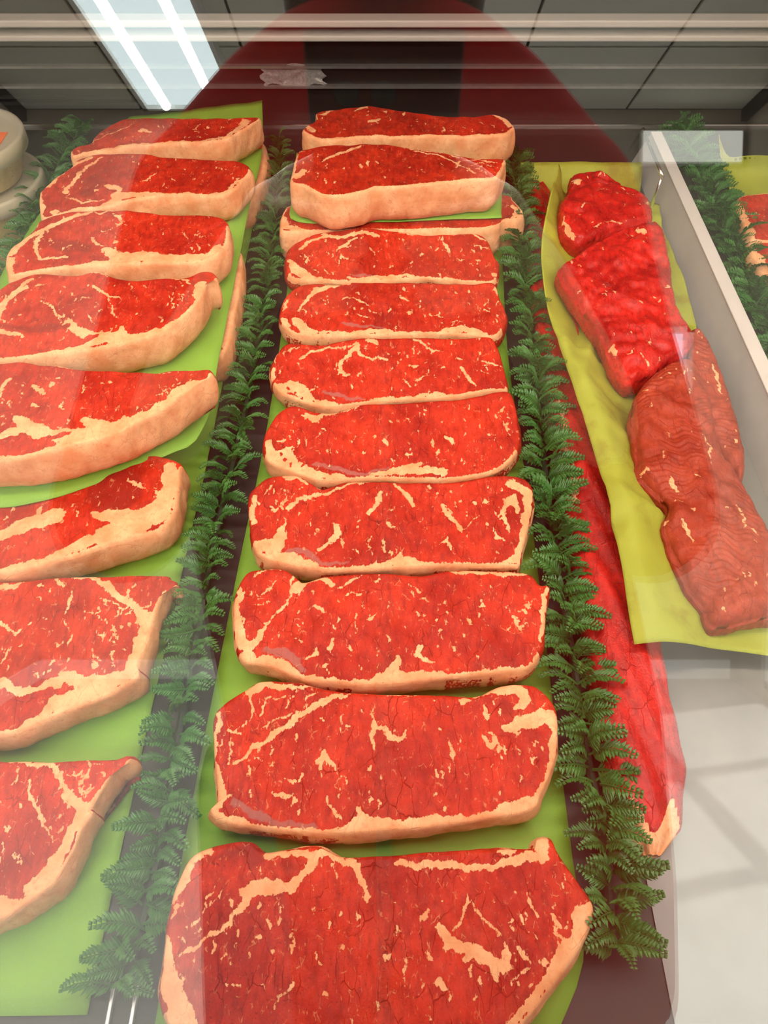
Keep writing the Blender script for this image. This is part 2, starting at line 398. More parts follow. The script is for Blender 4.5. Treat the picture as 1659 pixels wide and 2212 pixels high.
def steak(name, label, cat, outline, tf, zb, t, tilt=0, F=(), G=(), D=(), R=(), side='auto', seed=1, N=480, M=34, mat=None, group=None,
          dome=0.0, flecks=50, near=None, roll=0.0, rnd=.0035, parts=('lean', 'fat_cap'), wob=.0008, fatside=None, lump=0.0, grain=0.0):
    rg = np.random.RandomState(seed); mat = mat or M_MEAT
    ox, oy, s = tf
    px = np.array([(ox+a[0]*s, oy+a[1]*s) for a in outline], float)
    ny = near if near else min(px[:, 1].max(), 2230)
    p0 = at(px[:, 0].mean(), ny, zb+t)
    ct, st = math.cos(math.radians(tilt)), math.sin(math.radians(tilt)); cr, sr = math.cos(math.radians(roll)), math.sin(math.radians(roll))
    e1 = np.array([cr, 0, sr]); e2 = np.array([0, ct, st]); nrm = np.cross(e1, e2); nrm /= np.linalg.norm(nrm); e2 = np.cross(nrm, e1)
    def loc(x, y):
        q = onplane(x, y, p0, nrm)-p0; return q@e1, q@e2
    pxm = np.linalg.norm(onplane(px[:, 0].mean()+1, px[:, 1].mean(), p0, nrm)-onplane(px[:, 0].mean(), px[:, 1].mean(), p0, nrm))
    def conv(strokes):
        out = []
        for S in strokes:
            pts = [(p if len(p) > 2 else (p[0], p[1], 4.0)) for p in S]
            if max(p[2] for p in pts) <= 16 and len(pts) <= 3:
                if len(pts) == 1: x, y, w_ = pts[0]; k = rg.uniform(-.5, .5); pts = [(x-k*w_, y-w_*1.1, w_*.25), (x, y, w_*.95), (x+k*w_, y+w_*1.1, w_*.25)]
                elif len(pts) == 2:
                    (x0, y0, w0), (x1, y1, w1) = pts; j = .18*math.hypot(x1-x0, y1-y0)*rg.uniform(-1, 1)
                    pts = [(x0, y0, w0*.35), ((x0*2+x1)/3+j, (y0*2+y1)/3+j, w0*1.05), ((x0+2*x1)/3, (y0+2*y1)/3, w1*.9), (x1, y1, w1*.25)]
                else: pts = [(*pts[0][:2], pts[0][2]*.45), pts[1], (*pts[2][:2], pts[2][2]*.35)]
            out.append(np.array([(*loc(ox+p[0]*s, oy+p[1]*s), p[2]*s*pxm) for p in pts]))
        return out
    P = catmull([loc(*q) for q in px], N)
    # orient counter-clockwise
    if np.sum(P[:, 0]*np.roll(P[:, 1], -1)-np.roll(P[:, 0], -1)*P[:, 1]) < 0: P = P[::-1]
    ph = np.linspace(0, 2*np.pi, N, endpoint=False)
    tang = np.roll(P, -1, 0)-np.roll(P, 1, 0); tang /= np.linalg.norm(tang, axis=1)[:, None]+1e-12; out = np.stack([tang[:, 1], -tang[:, 0]], 1)
    w = sum(rg.randn()*np.sin(k*ph+rg.rand()*6.28)/k**.5 for k in (23, 37, 53, 71, 97, 120))
    P = P+out*(w*wob*.28)[:, None]
    c = P.mean(0); ev, evec = np.linalg.eigh(np.cov((P-c).T)); ax = evec[:, 1]; ay = np.array([-ax[1], ax[0]])
    U = (P-c)@ax; Vv = (P-c)@ay; lo, hi = U.min(), U.max(); hh = (Vv.max()-Vv.min())/2
    bins = np.linspace(lo, hi, 41); mid = []
    for b in bins:
        near_ = np.abs(U-b) < (hi-lo)/28; mid.append((Vv[near_].max()+Vv[near_].min())/2)
    mid = np.convolve(np.r_[[mid[0]]*3, mid, [mid[-1]]*3], np.ones(7)/7, 'valid')
    tu = np.clip(U, lo+hh*.75, hi-hh*.75) if hi-lo > 1.6*hh else np.full(N, (lo+hi)/2); tv = np.interp(tu, bins, mid)
    T = c+tu[:, None]*ax+tv[:, None]*ay
    fr = np.linspace(0, 1, M+1)
    ring = P[None]+(T-P)[None]*fr[:, None, None]; L = np.linalg.norm(T-P, axis=1)
    dist = fr[:, None]*L[None]
    V2 = ring.reshape(-1, 2); dd = dist.reshape(-1)
    r = rnd; hz = -r*(1-np.sqrt(np.clip(1-(1-np.clip(dd/r, 0, 1))**2, 0, 1)))
    a1, a2, a3 = rg.rand(3)*6.28
    hz = hz+.0007*np.sin(V2[:, 0]*90+a1)*np.sin(V2[:, 1]*110+a2)+.0004*np.sin(V2[:, 0]*230+a3)*np.sin(V2[:, 1]*260+a1)
    if lump:
        X_, Y_ = V2[:, 0], V2[:, 1]; ed_ = np.clip(dd/.006, 0, 1)
        for k in range(14):
            an_ = rg.rand()*6.28; fq = rg.uniform(90, 420); hz = hz+ed_*lump*(120/fq)**.7*np.sin(fq*(X_*math.cos(an_)+Y_*math.sin(an_))+rg.rand()*6.28+1.3*np.sin(fq*.6*(Y_*math.cos(an_)-X_*math.sin(an_))))*.5
    if grain:
        q_ = (V2-c)@ax; r_ = (V2-c)@ay; gw = q_+.0025*np.sin(r_*260+a1)+.004*np.sin(r_*90+q_*40)
        hz = hz+np.clip(dd/.006, 0, 1)*grain*(np.sin(gw*1350)+.6*np.sin(gw*870+2))*(.5+.5*np.sin(q_*60+r_*80+a2))
    if dome: hz = hz+dome*((1-(1-np.clip(dd/max(L.max(), 1e-6), 0, 1))**2)-.6)+(dome*.12*np.sin(V2[:, 0]*130+a2+V2[:, 1]*60)*np.sin(V2[:, 1]*75+a3))
    Fs = conv(F); Rl = conv(R)
    wa = rg.rand(8)*6.28
    V2w = V2+np.stack([.0007*np.sin(V2[:, 1]*420+V2[:, 0]*130+wa[0])+.0009*np.sin(V2[:, 1]*170-V2[:, 0]*90+wa[1])+.0004*np.sin(V2[:, 1]*900+V2[:, 0]*500+wa[4]),
                       .0007*np.sin(V2[:, 0]*430+V2[:, 1]*110+wa[2])+.0009*np.sin(V2[:, 0]*160-V2[:, 1]*80+wa[3])+.0004*np.sin(V2[:, 0]*870-V2[:, 1]*450+wa[5])], 1)
    fat = sdist(V2w, Fs)
    fl = []
    for k in range(flecks):
        i = rg.randint(N); f0 = rg.uniform(.22, .98); q = P[i]+(T[i]-P[i])*f0; q = q+rg.randn(2)*.004
        an = 1.5+rg.randn()*.55; ln = rg.uniform(.0012, .0045); ww = rg.uniform(.0003, .0008)
        q2 = q+ln*np.array([math.cos(an), math.sin(an)]); q3 = q2+ln*.6*np.array([math.cos(an+.9), math.sin(an+.9)])
        fl.append(np.array([(*q, ww*.8), (*q2, ww), (*q3, ww*.4)]))
    if fl: fat = np.maximum(fat, sdist(V2, fl))
    if Rl: fat = np.minimum(fat, -sdist(V2w, Rl))
    frontv = np.tile(-out[:, 1], M+1)
    if side == 'fat': fat = np.where(frontv > (-.25 if fatside is None else fatside), np.maximum(fat, .0034-dd), fat)
    elif side == 'auto': fat = np.where(frontv > .45, np.maximum(fat, .0030-dd), fat)
    gris = sdist(V2w, conv(G)); drk = sdist(V2, conv(D))
    S = 8
    ef = fat.reshape(M+1, N)[3]
    sideV = []; sfat = []
    front = -out[:, 1]
    for j in range(1, S+1):
        q = j/S; bul = .0022*math.sin(math.pi*q)-(.0018*q if True else 0)-(.004*max(0, q-.8)/.2)
        wv = .0008*np.sin(5*ph+a1+2*q)+.00035*np.sin(17*ph+a2+5*q)+.00018*np.sin(41*ph+a3+9*q)
        sideV.append(np.c_[P+out*(bul+wv)[:, None] if hasattr(bul, '__len__') else P+out*(bul+wv)[:, None], np.full(N, -r-(t-r)*q)])
        if side == 'fat': fv = np.where(front > (-.25 if fatside is None else fatside), .004, -.004)
        elif side == 'lean': fv = np.minimum(ef, -.0012)
        else: fv = np.clip(ef*1.0+.0002-.0012*q, -.004, .004)
        sfat.append(fv)
    top3 = np.c_[V2, hz]; A = np.concatenate([top3]+sideV); nT = len(top3)
    fatA = np.concatenate([fat]+sfat); grA = np.r_[gris, np.full(N*S, -1.)]; dkA = np.r_[drk, np.full(N*S, -1.)]
    idx = np.arange(N); nxt = (idx+1) % N; faces = []; cap = []
    thr = fat.reshape(M+1, N); dst = dist
    for k in range(M):
        f4 = np.stack([k*N+idx, k*N+nxt, (k+1)*N+nxt, (k+1)*N+idx], 1)
        faces.append(f4); cap.append((thr[k] > .0002) & (thr[k+1] > 0) & (dst[k] < .013))
    prev = idx
    for j in range(S):
        cur = nT+j*N+idx; f4 = np.stack([prev[nxt] if j else nxt, prev if j else idx, cur, cur[nxt]], 1)
        faces.append(f4); cap.append(sfat[j] > 0); prev = cur
    faces = np.concatenate(faces); cap = np.concatenate(cap)
    # keep only sizeable connected patches of fat as parts of their own
    par = {}
    def find(a):
        while par[a] != a: par[a] = par[par[a]]; a = par[a]
        return a
    ci = np.nonzero(cap)[0]; owner = {}
    for fi in ci:
        fi = int(fi); par[fi] = fi
        for v_ in faces[fi]:
            v_ = int(v_)
            if v_ in owner:
                ra, rb = find(owner[v_]), find(fi)
                if ra != rb: par[ra] = rb
            owner[v_] = fi
    comp = {}
    for fi in ci: comp.setdefault(find(int(fi)), []).append(int(fi))
    patches = []; cap = np.zeros(len(faces), bool)
    for q_ in comp.values():
        if len(q_) > 500:
            sel_ = np.zeros(len(faces), bool); sel_[q_] = True; patches.append(sel_); cap |= sel_
    W3 = p0+A[:, :1]*e1+A[:, 1:2]*e2+A[:, 2:3]*nrm
    base = W3.mean(0); base[2] = zb
    if seed % 7 >= 0:
        W3[:, 2] = np.maximum(W3[:, 2], zb+.0002)
    W3 = W3-base
    root = empty(name, base); tag(root, label, cat, group or 'loose beef pieces in the right bay')
    bottom = [tuple(int(q) for q in prev[::-1])]
    for nm, sel in [(parts[0], ~cap)]+[(parts[1], q_) for q_ in patches]:
        fs = faces[sel]
        if len(fs) < 40: continue
        used = np.unique(fs); remap = -np.ones(len(A), int); ff = [list(map(int, q)) for q in fs]
        if nm == parts[0]: used = np.unique(np.r_[used, prev])
        remap[used] = np.arange(len(used))
        ff = remap[fs].tolist()
        if nm == parts[0]: ff.append([int(remap[q]) for q in bottom[0]])
        me = bpy.data.meshes.new(nm); me.from_pydata(W3[used].tolist(), [], ff); me.materials.append(mat)
        me.polygons.foreach_set('use_smooth', [True]*len(me.polygons))
        attr(me, 'fat', fatA[used]); attr(me, 'gris', grA[used]); attr(me, 'dark', dkA[used]); me.update()
        o = bpy.data.objects.new(nm, me); COL.objects.link(o); o.parent = root
    return root
K7 = (340, 1780, .5907); K6 = (430, 1450, .5003); K5 = (480, 1200, .4581); K4 = (520, 840, .41); K3 = (580, 480, .3376); K2 = (580, 210, .3376)
KA = (0, 220, .3617); KB = (0, 570, .3014); KC = (0, 1220, .2532); KD = (0, 1600, .2767); K1 = (0, 0, 1.0); K8 = (1100, 330, .3370)
GM = 'strip steaks shingled down the middle paper'
GL = 'strip steaks with thick fat caps on the left paper'
GR = 'strip steaks in the far right bay'
def ST(label, *a, **k):
    k['group'] = GR if label.startswith('far right') else GM if ('middle' in label and 'upper left' not in label or 'folded' in label) else GL
    return steak('strip_steak', label, 'steak', *a, **k)
ST('nearest and largest strip steak in the middle row, cut by the bottom of the frame',
  [(20,470),(40,320),(75,200),(130,110),(230,70),(330,62),(390,100),(480,90),(590,80),(680,115),(880,110),(1030,95),(1250,88),(1370,85),(1390,50),(1440,50),(1470,105),(1540,210),(1600,310),(1560,440),(1480,560),(1380,690),(1300,780),(1150,845),(700,860),(250,850),(70,790),(5,640)],
  K7, .002, .028, 2, F=[
  [(80,480,7),(170,430,7),(260,360,8),(310,290,12),(330,250,22),(400,220,28),(480,235,20),(530,190,15),(580,120,18),(500,95,12),(400,115,16)],
  [(580,110,14),(660,120,12),(730,150,14),(755,220,12),(770,290,7)],[(655,130,6),(650,230,4)],[(60,270,20),(120,130,20),(190,90,15)],[(30,400,8),(40,560,30),(80,680,40),(100,800,50)],
  [(110,380,4),(200,300,4),(250,240,3)],[(180,300,3),(220,220,3)],[(60,340,8),(110,270,6)],[(1600,300,12),(1560,330,30),(1540,430,35),(1480,500,35),(1420,590,22),(1350,680,16),(1260,770,16)],
  [(880,145,8),(1000,145,16),(1100,160,12),(1250,150,12),(1350,130,20),(1420,110,20),(1410,70,28)],[(1240,95,14),(1310,100,16)],
  [(1040,390,16),(1060,430,26),(1130,450,20),(1190,490,26),(1270,520,18)],[(1130,470,16),(1125,500,5)],[(1230,520,18),(1240,570,5)],[(1160,520,8),(1150,560,4)],[(1280,510,14),(1300,450,7)],
  [(1150,275,8),(1100,350,7),(1080,380,8)],[(1150,280,7),(1200,360,6),(1250,420,5)],[(1030,570,16),(1075,605,8)],[(980,345,14)],[(875,370,8),(885,410,5)],[(990,475,8),(1000,500,12)],[(830,490,8),(850,470,8)],[(900,500,5),(895,520,6)],
  [(1350,250,8),(1390,330,8)],[(1450,330,12),(1465,410,8)],[(1410,500,14),(1415,520,14)],[(1480,170,4),(1490,260,4)],[(1320,440,8),(1360,500,10)],[(495,400,6),(480,480,8)],[(575,470,9),(580,500,5),(610,540,4)],[(500,580,10),(450,630,6),(430,680,4)],
  [(610,630,10),(610,640,10)],[(720,320,5),(725,360,7)],[(655,400,5)],[(680,460,8),(670,455,8)],[(580,310,6),(585,340,7)],[(565,230,4),(568,250,3)],[(1185,570,6),(1180,600,4)],[(1310,550,4),(1350,520,5)],[(1370,600,4),(1368,570,3)],[(860,620,4),(855,600,3)],
  [(360,410,9),(390,425,7)],[(420,465,8)],[(1220,280,5),(1222,300,3)],[(1310,260,5)],[(250,575,4),(320,610,4)]],
  D=[[(150,140,-6),(330,90,30),(350,120,40)],[(480,150,25)]], seed=11, N=680, M=46, flecks=60)
ST('second steak from the front of the middle row, with a long diagonal seam',
  [(60,210),(100,140),(200,75),(270,40),(400,42),(520,65),(640,85),(800,95),(1000,95),(1190,105),(1290,65),(1380,50),(1460,62),(1530,130),(1552,220),(1545,360),(1510,470),(1480,530),(1440,600),(1250,640),(1000,680),(800,695),(560,708),(400,700),(250,680),(110,660),(40,610),(75,570),(65,400)],
  K6, .002, .027, 4, F=[
  [(40,610,25),(110,640,25),(250,680,10),(400,695,12),(560,700,12),(640,690,24),(690,660,38),(800,672,28),(1000,655,28),(1100,650,20),(1250,620,18),(1380,585,26),(1440,570,30),(1500,480,18),(1530,380,16),(1545,250,28),(1500,200,36),(1400,220,36),(1330,240,18)],[(700,670,40),(692,600,10)],
  [(1190,105,8),(1290,80,25),(1380,75,28),(1420,110,22),(1380,150,16)],[(620,88,8),(800,98,5),(1000,98,4)],[(220,90,22),(280,60,22),(360,65,12),(500,65,6)],[(90,180,12),(65,300,12),(75,450,14),(100,520,22),(70,590,30)],
  [(150,400,5),(230,330,10),(330,270,13),(450,190,13),(560,120,13),(640,90,10)],[(130,400,4),(150,260,4),(220,220,4),(225,110,4)],[(180,270,5),(60,340,4)],[(260,190,7),(290,120,5),(400,100,5)],[(380,160,5),(420,80,4)],[(280,240,4),(330,200,4),(500,170,4)],[(460,140,4),(520,90,4)],
  [(745,170,8),(760,240,13),(750,330,13)],[(760,240,8),(800,235,6),(830,290,15),(870,290,11),(890,260,5)],[(530,380,20),(550,340,5),(530,420,6)],[(550,380,18),(590,425,5)],[(1080,280,8),(1095,340,8),(1105,400,5)],[(1230,290,10),(1260,320,14),(1275,270,6),(1300,365,6)],
  [(1225,150,8),(1240,195,16),(1260,185,8)],[(1300,190,6),(1310,160,4)],[(1440,370,6),(1450,400,6),(1470,360,4)],[(550,550,8),(580,600,8),(620,640,8)],[(400,530,12),(400,580,4)],[(320,520,8),(370,540,10),(410,520,4)],[(230,510,5),(240,560,5)],[(380,465,6),(440,460,7)],[(745,510,4),(740,580,5)],[(1020,420,8),(1035,460,6)],
  [(720,420,8),(740,405,5)],[(610,180,4),(615,270,3)],[(555,260,5),(565,290,4)],[(420,280,5),(415,310,5)],[(430,600,9),(435,615,6)],[(600,500,4),(610,555,4)],[(1140,125,20),(1165,125,6)],[(1015,120,8),(1020,135,6)],[(700,130,4),(705,150,3)]],
  G=[[(150,560,14),(220,615,16),(350,655,14),(500,680,10)]], D=[[(1330,160,35)]], seed=12, N=640, M=44)
ST('third steak from the front of the middle row, with a pointed fat peak',
  [(58,180),(110,80),(200,57),(290,62),(350,100),(385,125),(480,95),(600,82),(740,78),(930,90),(1070,65),(1250,68),(1440,78),(1500,130),(1548,145),(1530,280),(1515,430),(1450,530),(1300,555),(1050,580),(850,605),(700,615),(500,600),(400,590),(200,520),(100,500),(60,420),(50,300)],
  K5, .003, .027, 6, F=[
  [(150,500,20),(210,500,25),(280,510,20),(340,545,18),(400,582,12),(560,590,9),(700,600,12),(780,575,32),(850,575,34),(900,570,28),(1050,575,20),(1200,565,18),(1350,550,20),(1430,530,14)],[(800,565,38),(830,485,10)],[(1490,400,7),(1510,320,14),(1525,200,12),(1530,150,12)],[(1080,70,8),(1200,80,14),(1330,85,12),(1440,85,8)],
  [(80,150,10),(65,300,22),(80,400,28),(130,430,22),(180,380,22),(190,350,12)],[(130,470,30),(100,490,22)],[(350,160,26),(400,120,23),(470,100,16),(510,140,12)],[(530,150,8),(600,120,8),(650,90,7)],[(340,100,8),(320,200,5),(220,300,4),(190,340,5)],
  [(130,110,5),(180,70,6),(270,65,6)],[(180,200,4),(230,150,4),(260,110,3)],[(150,240,4),(240,200,4)],[(200,310,4),(260,270,4),(290,230,3)],[(100,170,8),(90,230,8)],[(430,240,8),(500,260,12)],[(515,395,12),(510,440,13),(520,470,6)],[(590,410,8),(600,440,8),(620,450,6)],[(440,430,6),(445,460,13),(390,490,10)],
  [(690,270,5),(690,295,9),(720,260,4)],[(720,130,5),(730,130,8),(740,90,4)],[(925,420,14),(920,460,14),(970,490,8),(1010,510,4)],[(790,380,6),(785,420,6)],[(620,320,5),(630,360,4)],[(1205,240,10),(1230,210,4)],[(1155,315,12),(1170,325,8)],[(1380,290,10),(1390,320,8),(1410,340,7),(1430,320,5)],[(1440,240,14),(1450,255,8)],
  [(1200,470,6),(1205,490,5)],[(1020,430,8)],[(590,180,8),(610,180,6)],[(490,520,8)],[(550,215,5)],[(660,250,6)],[(960,280,6)],[(1015,298,6)],[(1055,268,6)],[(1460,450,8)],[(1250,330,5)],[(1020,350,10)],[(930,190,4),(870,130,3)],[(1220,140,5)],[(1270,150,5)],[(735,510,3),(730,540,3)]],
  G=[[(210,450,14),(280,460,22),(350,490,20),(390,540,12)]], seed=13, N=600, M=40)
ST('fourth steak from the front of the middle row, with broad fat along its right end',
  [(38,560),(80,510),(150,460),(290,450),(370,490),(430,520),(540,490),(700,483),(900,487),(1130,487),(1300,455),(1450,455),(1520,490),(1545,550),(1530,680),(1490,840),(1470,930),(1400,935),(1100,935),(850,945),(600,960),(430,955),(250,930),(110,890),(60,820),(40,680)],
  K4, .003, .027, 8, F=[
  [(1430,500,25),(1500,540,32),(1520,620,23),(1500,720,23),(1480,830,23),(1450,900,23),(1330,940,8)],[(1420,580,20),(1380,630,13),(1400,700,8),(1420,740,6)],[(1430,570,22),(1460,640,12)],[(100,830,40),(180,830,38),(220,780,32),(200,730,12)],[(120,880,30),(250,890,38),(330,915,22),(440,945,10),(600,950,9),(730,925,12),(830,905,32),(950,920,16),(1130,935,10),(1250,940,6)],[(835,905,30),(840,862,10)],
  [(250,640,9),(300,590,11),(380,560,11),(470,540,9),(560,510,7),(660,490,6)],[(420,530,8),(400,510,8)],[(70,570,15),(65,690,20)],[(95,600,8)],[(240,460,22),(300,465,16),(350,500,8)],[(170,650,4),(250,590,4),(330,520,4)],[(120,560,5),(180,480,6)],
  [(740,540,10),(740,580,15),(710,620,11),(670,650,8)],[(820,500,8),(860,540,13),(885,580,13),(910,615,8)],[(1060,610,8),(1100,660,12),(1140,720,11),(1165,755,6)],[(1165,740,5),(1230,690,4),(1260,655,3)],[(1230,590,10),(1240,600,10)],[(1280,590,14),(1290,610,10)],[(500,720,14),(510,760,15),(460,810,11),(410,850,8)],[(520,780,8),(540,830,5)],
  [(760,715,12),(810,725,8)],[(1080,770,8),(1085,800,10),(1045,815,6)],[(1095,800,8),(1120,850,7)],[(1340,730,8),(1345,780,8),(1400,805,4)],[(1300,710,10),(1310,720,8)],[(750,790,7),(760,850,7)],[(690,780,4),(685,880,5)],[(790,860,10)],[(1100,550,8)],[(1165,520,6)],[(1030,550,8)],[(620,690,5)],[(990,515,7)],[(1340,850,6)],[(1200,780,5)],[(610,720,6)]],
  G=[[(250,850,14),(320,850,18),(370,890,16),(420,915,12),(560,915,7)]], R=[[(150,790,10),(165,775,8)],[(130,870,8)]], seed=14, N=560, M=38)
ST('fifth steak from the front of the middle row, bright red at its right end',
  [(115,270),(140,200),(200,120),(280,85),(400,115),(500,120),(640,80),(850,68),(1100,55),(1230,35),(1350,10),(1420,15),(1450,90),(1470,200),(1475,290),(1440,360),(1380,415),(1280,455),(1120,480),(900,480),(650,478),(430,490),(250,430),(150,390),(115,330)],
  K4, .003, .027, 10, F=[
  [(140,280,15),(170,350,38),(240,370,50),(260,310,18)],[(250,420,40),(350,430,32),(450,460,18),(560,470,10)],[(650,460,9),(780,445,18),(880,420,28),(1000,430,22),(1070,445,16)],[(890,420,25),(940,392,15)],[(350,140,20),(380,160,25),(430,140,14),(520,120,7),(620,90,5)],[(130,230,10),(150,160,6)],[(1400,190,8),(1420,240,5)],[(1460,370,10),(1380,420,10),(1300,450,6)],
  [(780,160,8),(790,180,8)],[(700,240,6),(705,260,6)],[(750,260,8),(790,300,10)],[(1000,260,10),(1015,310,8)],[(1070,250,14),(1110,280,14),(1125,300,8)],[(1390,90,5),(1350,125,8)],[(500,320,5),(505,340,7)],[(450,310,6),(450,330,6)],[(650,330,6),(665,350,7)],[(860,350,8),(890,345,8)],[(730,320,5)],[(1260,195,6)],[(1310,245,8)],[(1370,310,6)],[(1040,340,12)],[(940,225,6)],[(900,340,8)],[(1410,180,8)],[(1270,350,5)],[(1180,170,6)],[(1060,170,6)]],
  G=[[(380,390,10),(450,400,14),(520,430,14),(620,450,10),(780,420,6)]], R=[[(230,375,10)],[(260,400,9)],[(320,405,8)],[(215,340,8)]], seed=15, N=540, M=36)
ST('sixth steak from the front of the middle row, with a hooked white seam',
  [(10,940),(40,850),(110,775),(200,770),(320,780),(450,760),(600,735),(850,735),(1050,735),(1250,735),(1400,730),(1450,760),(1490,850),(1520,970),(1530,1070),(1400,1085),(1150,1125),(900,1135),(650,1160),(450,1180),(300,1175),(130,1120),(60,1080),(15,1010)],
  K3, .003, .027, 12, F=[
  [(60,1060,28),(150,1050,50),(220,1100,40),(300,1150,30),(430,1165,18)],[(650,1140,10),(800,1130,12),(950,1115,12),(1050,1105,16),(1200,1108,12),(1400,1085,10),(1520,1075,8)],[(30,940,12),(20,1010,20)],[(60,830,6),(40,900,6)],[(200,870,10),(260,830,10),(370,810,8),(480,800,7),(560,770,8)],[(570,780,18),(520,840,12),(460,900,14),(450,940,12),(490,975,9),(520,990,6)],[(570,800,12),(600,860,10),(660,880,9),(720,870,9),(760,870,7)],[(640,750,14),(690,770,18),(710,790,8)],
  [(930,750,9),(980,780,9),(1020,800,7),(1110,830,6)],[(1240,930,11),(1270,980,9),(1300,1020,11),(1320,1040,8)],[(1370,880,8),(1420,910,8),(1500,920,6)],[(1340,950,5),(1410,970,5)],[(1190,880,6),(1230,885,8)],[(580,970,12)],[(910,920,10),(970,910,5)],[(860,1010,8),(910,1045,10)],[(790,1070,8)],[(1100,940,8),(1120,930,8)],[(980,985,8)],[(520,1040,5),(550,1070,4)],[(290,1050,6),(260,1080,8)],[(100,830,5),(190,800,5)],[(850,880,6)],[(790,935,6)],[(1190,1010,5)],[(1050,735,6),(1230,740,10)]],
  G=[[(350,1085,12),(430,1100,14),(500,1130,12),(600,1125,7)]], R=[[(130,1060,10)],[(165,1095,10)],[(210,1130,9)],[(290,1140,7)]], seed=16, N=520, M=34)
ST('seventh steak from the front of the middle row, with a rippled fat strip',
  [(70,570),(100,480),(180,410),(280,385),(420,395),(550,380),(800,380),(1100,385),(1300,390),(1440,385),(1480,470),(1520,570),(1520,640),(1460,730),(1300,725),(1050,715),(900,725),(600,730),(350,735),(180,720),(100,670),(70,620)],
  K3, .003, .027, 13, F=[
  [(180,640,36),(240,700,26),(350,710,22),(470,718,16),(600,700,18),(750,700,20),(950,715,12),(1050,710,12),(1150,690,22),(1250,685,26),(1330,697,22),(1380,715,14)],[(90,560,14),(120,490,10)],[(200,560,10),(250,490,13),(300,440,22),(370,420,17),(450,395,12),(530,385,7)],[(100,620,20),(120,660,16)],[(1450,410,14),(1470,460,10)],
  [(540,480,7),(580,510,9),(640,530,6)],[(860,430,12),(870,440,8)],[(850,480,8),(900,505,8)],[(895,570,14),(900,595,14)],[(1045,595,8)],[(560,580,5),(650,610,4)],[(1060,590,4),(1140,610,5)],[(1290,430,8),(1270,445,6)],[(1160,630,5),(1240,640,5)],[(1360,570,5),(1410,560,4)],[(1105,640,5)],[(640,560,4),(700,575,4)],[(380,610,7)],[(460,490,6),(540,480,7)],[(1440,640,4)]],
  G=[[(480,650,10),(560,660,12),(660,665,9),(740,680,6)]], R=[[(260,670,9)],[(320,705,7)],[(380,715,6)]], seed=17, N=520, M=32)
ST('eighth steak from the front of the middle row, tucked under the folded paper slip',
  [(105,240),(130,160),(220,100),(350,60),(600,35),(800,50),(1000,75),(1200,70),(1340,70),(1410,120),(1450,220),(1480,280),(1440,380),(1250,385),(1000,360),(750,380),(550,385),(400,380),(250,375),(150,360),(110,310)],
  K3, .003, .027, 13, F=[
  [(140,250,18),(170,310,32),(240,340,32),(330,365,16)],[(500,352,9),(600,370,18),(750,352,18),(880,342,12),(1000,365,12),(1100,362,14),(1240,380,12)],[(210,170,12),(240,130,13),(300,110,11),(380,95,11)],[(220,200,6),(250,280,8)],[(350,80,12),(450,100,13),(560,70,15),(650,70,13),(700,85,9)],[(560,100,12),(460,160,14),(430,180,12)],[(450,190,7),(470,230,7),(540,245,6)],[(830,65,6),(900,75,7),(1050,72,6),(1200,70,8),(1300,75,9),(1390,110,7)],[(1105,95,8),(1140,150,11),(1165,200,11)],[(650,160,6),(680,190,6)],[(980,200,10),(985,220,8)],[(1200,240,7),(1260,235,7)],[(360,290,6),(390,335,6)],[(680,290,8)],[(760,120,8)],[(800,270,5),(770,300,4)],[(920,260,6)],[(1300,150,4),(1420,160,4)],[(1430,330,16),(1470,340,12)]],
  G=[[(520,330,10),(600,340,12),(680,345,7)]], seed=18, N=520, M=32)
ST('thick steak with a pale fat face resting on the folded paper slip',
  [(170,390),(200,340),(330,310),(500,300),(650,290),(900,320),(1150,355),(1350,390),(1490,395),(1520,410),(1460,510),(1300,530),(1100,550),(900,570),(700,580),(600,610),(430,635),(330,620),(230,570),(140,545),(150,470)],
  K2, .048, .042, 3, F=[
  [(240,580,10),(330,620,12),(430,635,10),(600,610,10),(700,578,8),(900,565,7),(1100,548,7),(1300,528,8),(1450,510,10),(1500,460,12),(1515,410,10)],[(180,500,32),(220,470,22)],[(160,560,20)],[(200,350,10)],[(340,410,6),(400,380,12),(500,350,12),(590,310,9)],[(940,345,7),(1100,375,8),(1200,420,7),(1320,490,6)],[(860,325,6),(1150,360,8),(1240,385,5)],[(1250,400,6),(1400,410,6),(1480,420,6)],[(1290,440,4),(1370,420,4),(1460,450,4)],[(600,430,12),(590,460,10)],[(630,410,8),(645,440,8)],[(690,410,8),(700,420,7)],[(905,450,7)],[(490,455,7)],[(750,515,8)],[(420,545,8)],[(1110,430,5)],[(370,540,8)]],
  side='fat', seed=19, N=480, M=30, flecks=30)
ST('farthest steak of the middle row, standing behind the thick fat faced one',
  [(215,220),(230,190),(300,140),(310,95),(430,70),(650,55),(850,80),(1100,115),(1300,120),(1420,105),(1510,125),(1575,185),(1560,210),(1490,245),(1250,250),(1000,252),(700,255),(500,262),(350,275),(260,250)],
  K2, .048, .040, 3, F=[
  [(250,250,12),(350,268,10),(500,257,7),(700,250,6),(1000,248,6),(1250,250,8),(1490,240,10)],[(1540,180,25),(1520,140,14),(1440,115,12)],[(250,190,18),(280,220,22)],[(320,110,14),(420,80,8)],[(560,90,14),(650,65,12)],[(750,85,12),(740,100,10)],[(880,95,8),(860,120,6)],[(700,140,18),(650,150,12)],[(1110,190,8),(1115,230,8)],[(1100,150,6)]],
  side='fat', seed=20, N=480, M=28, flecks=25)
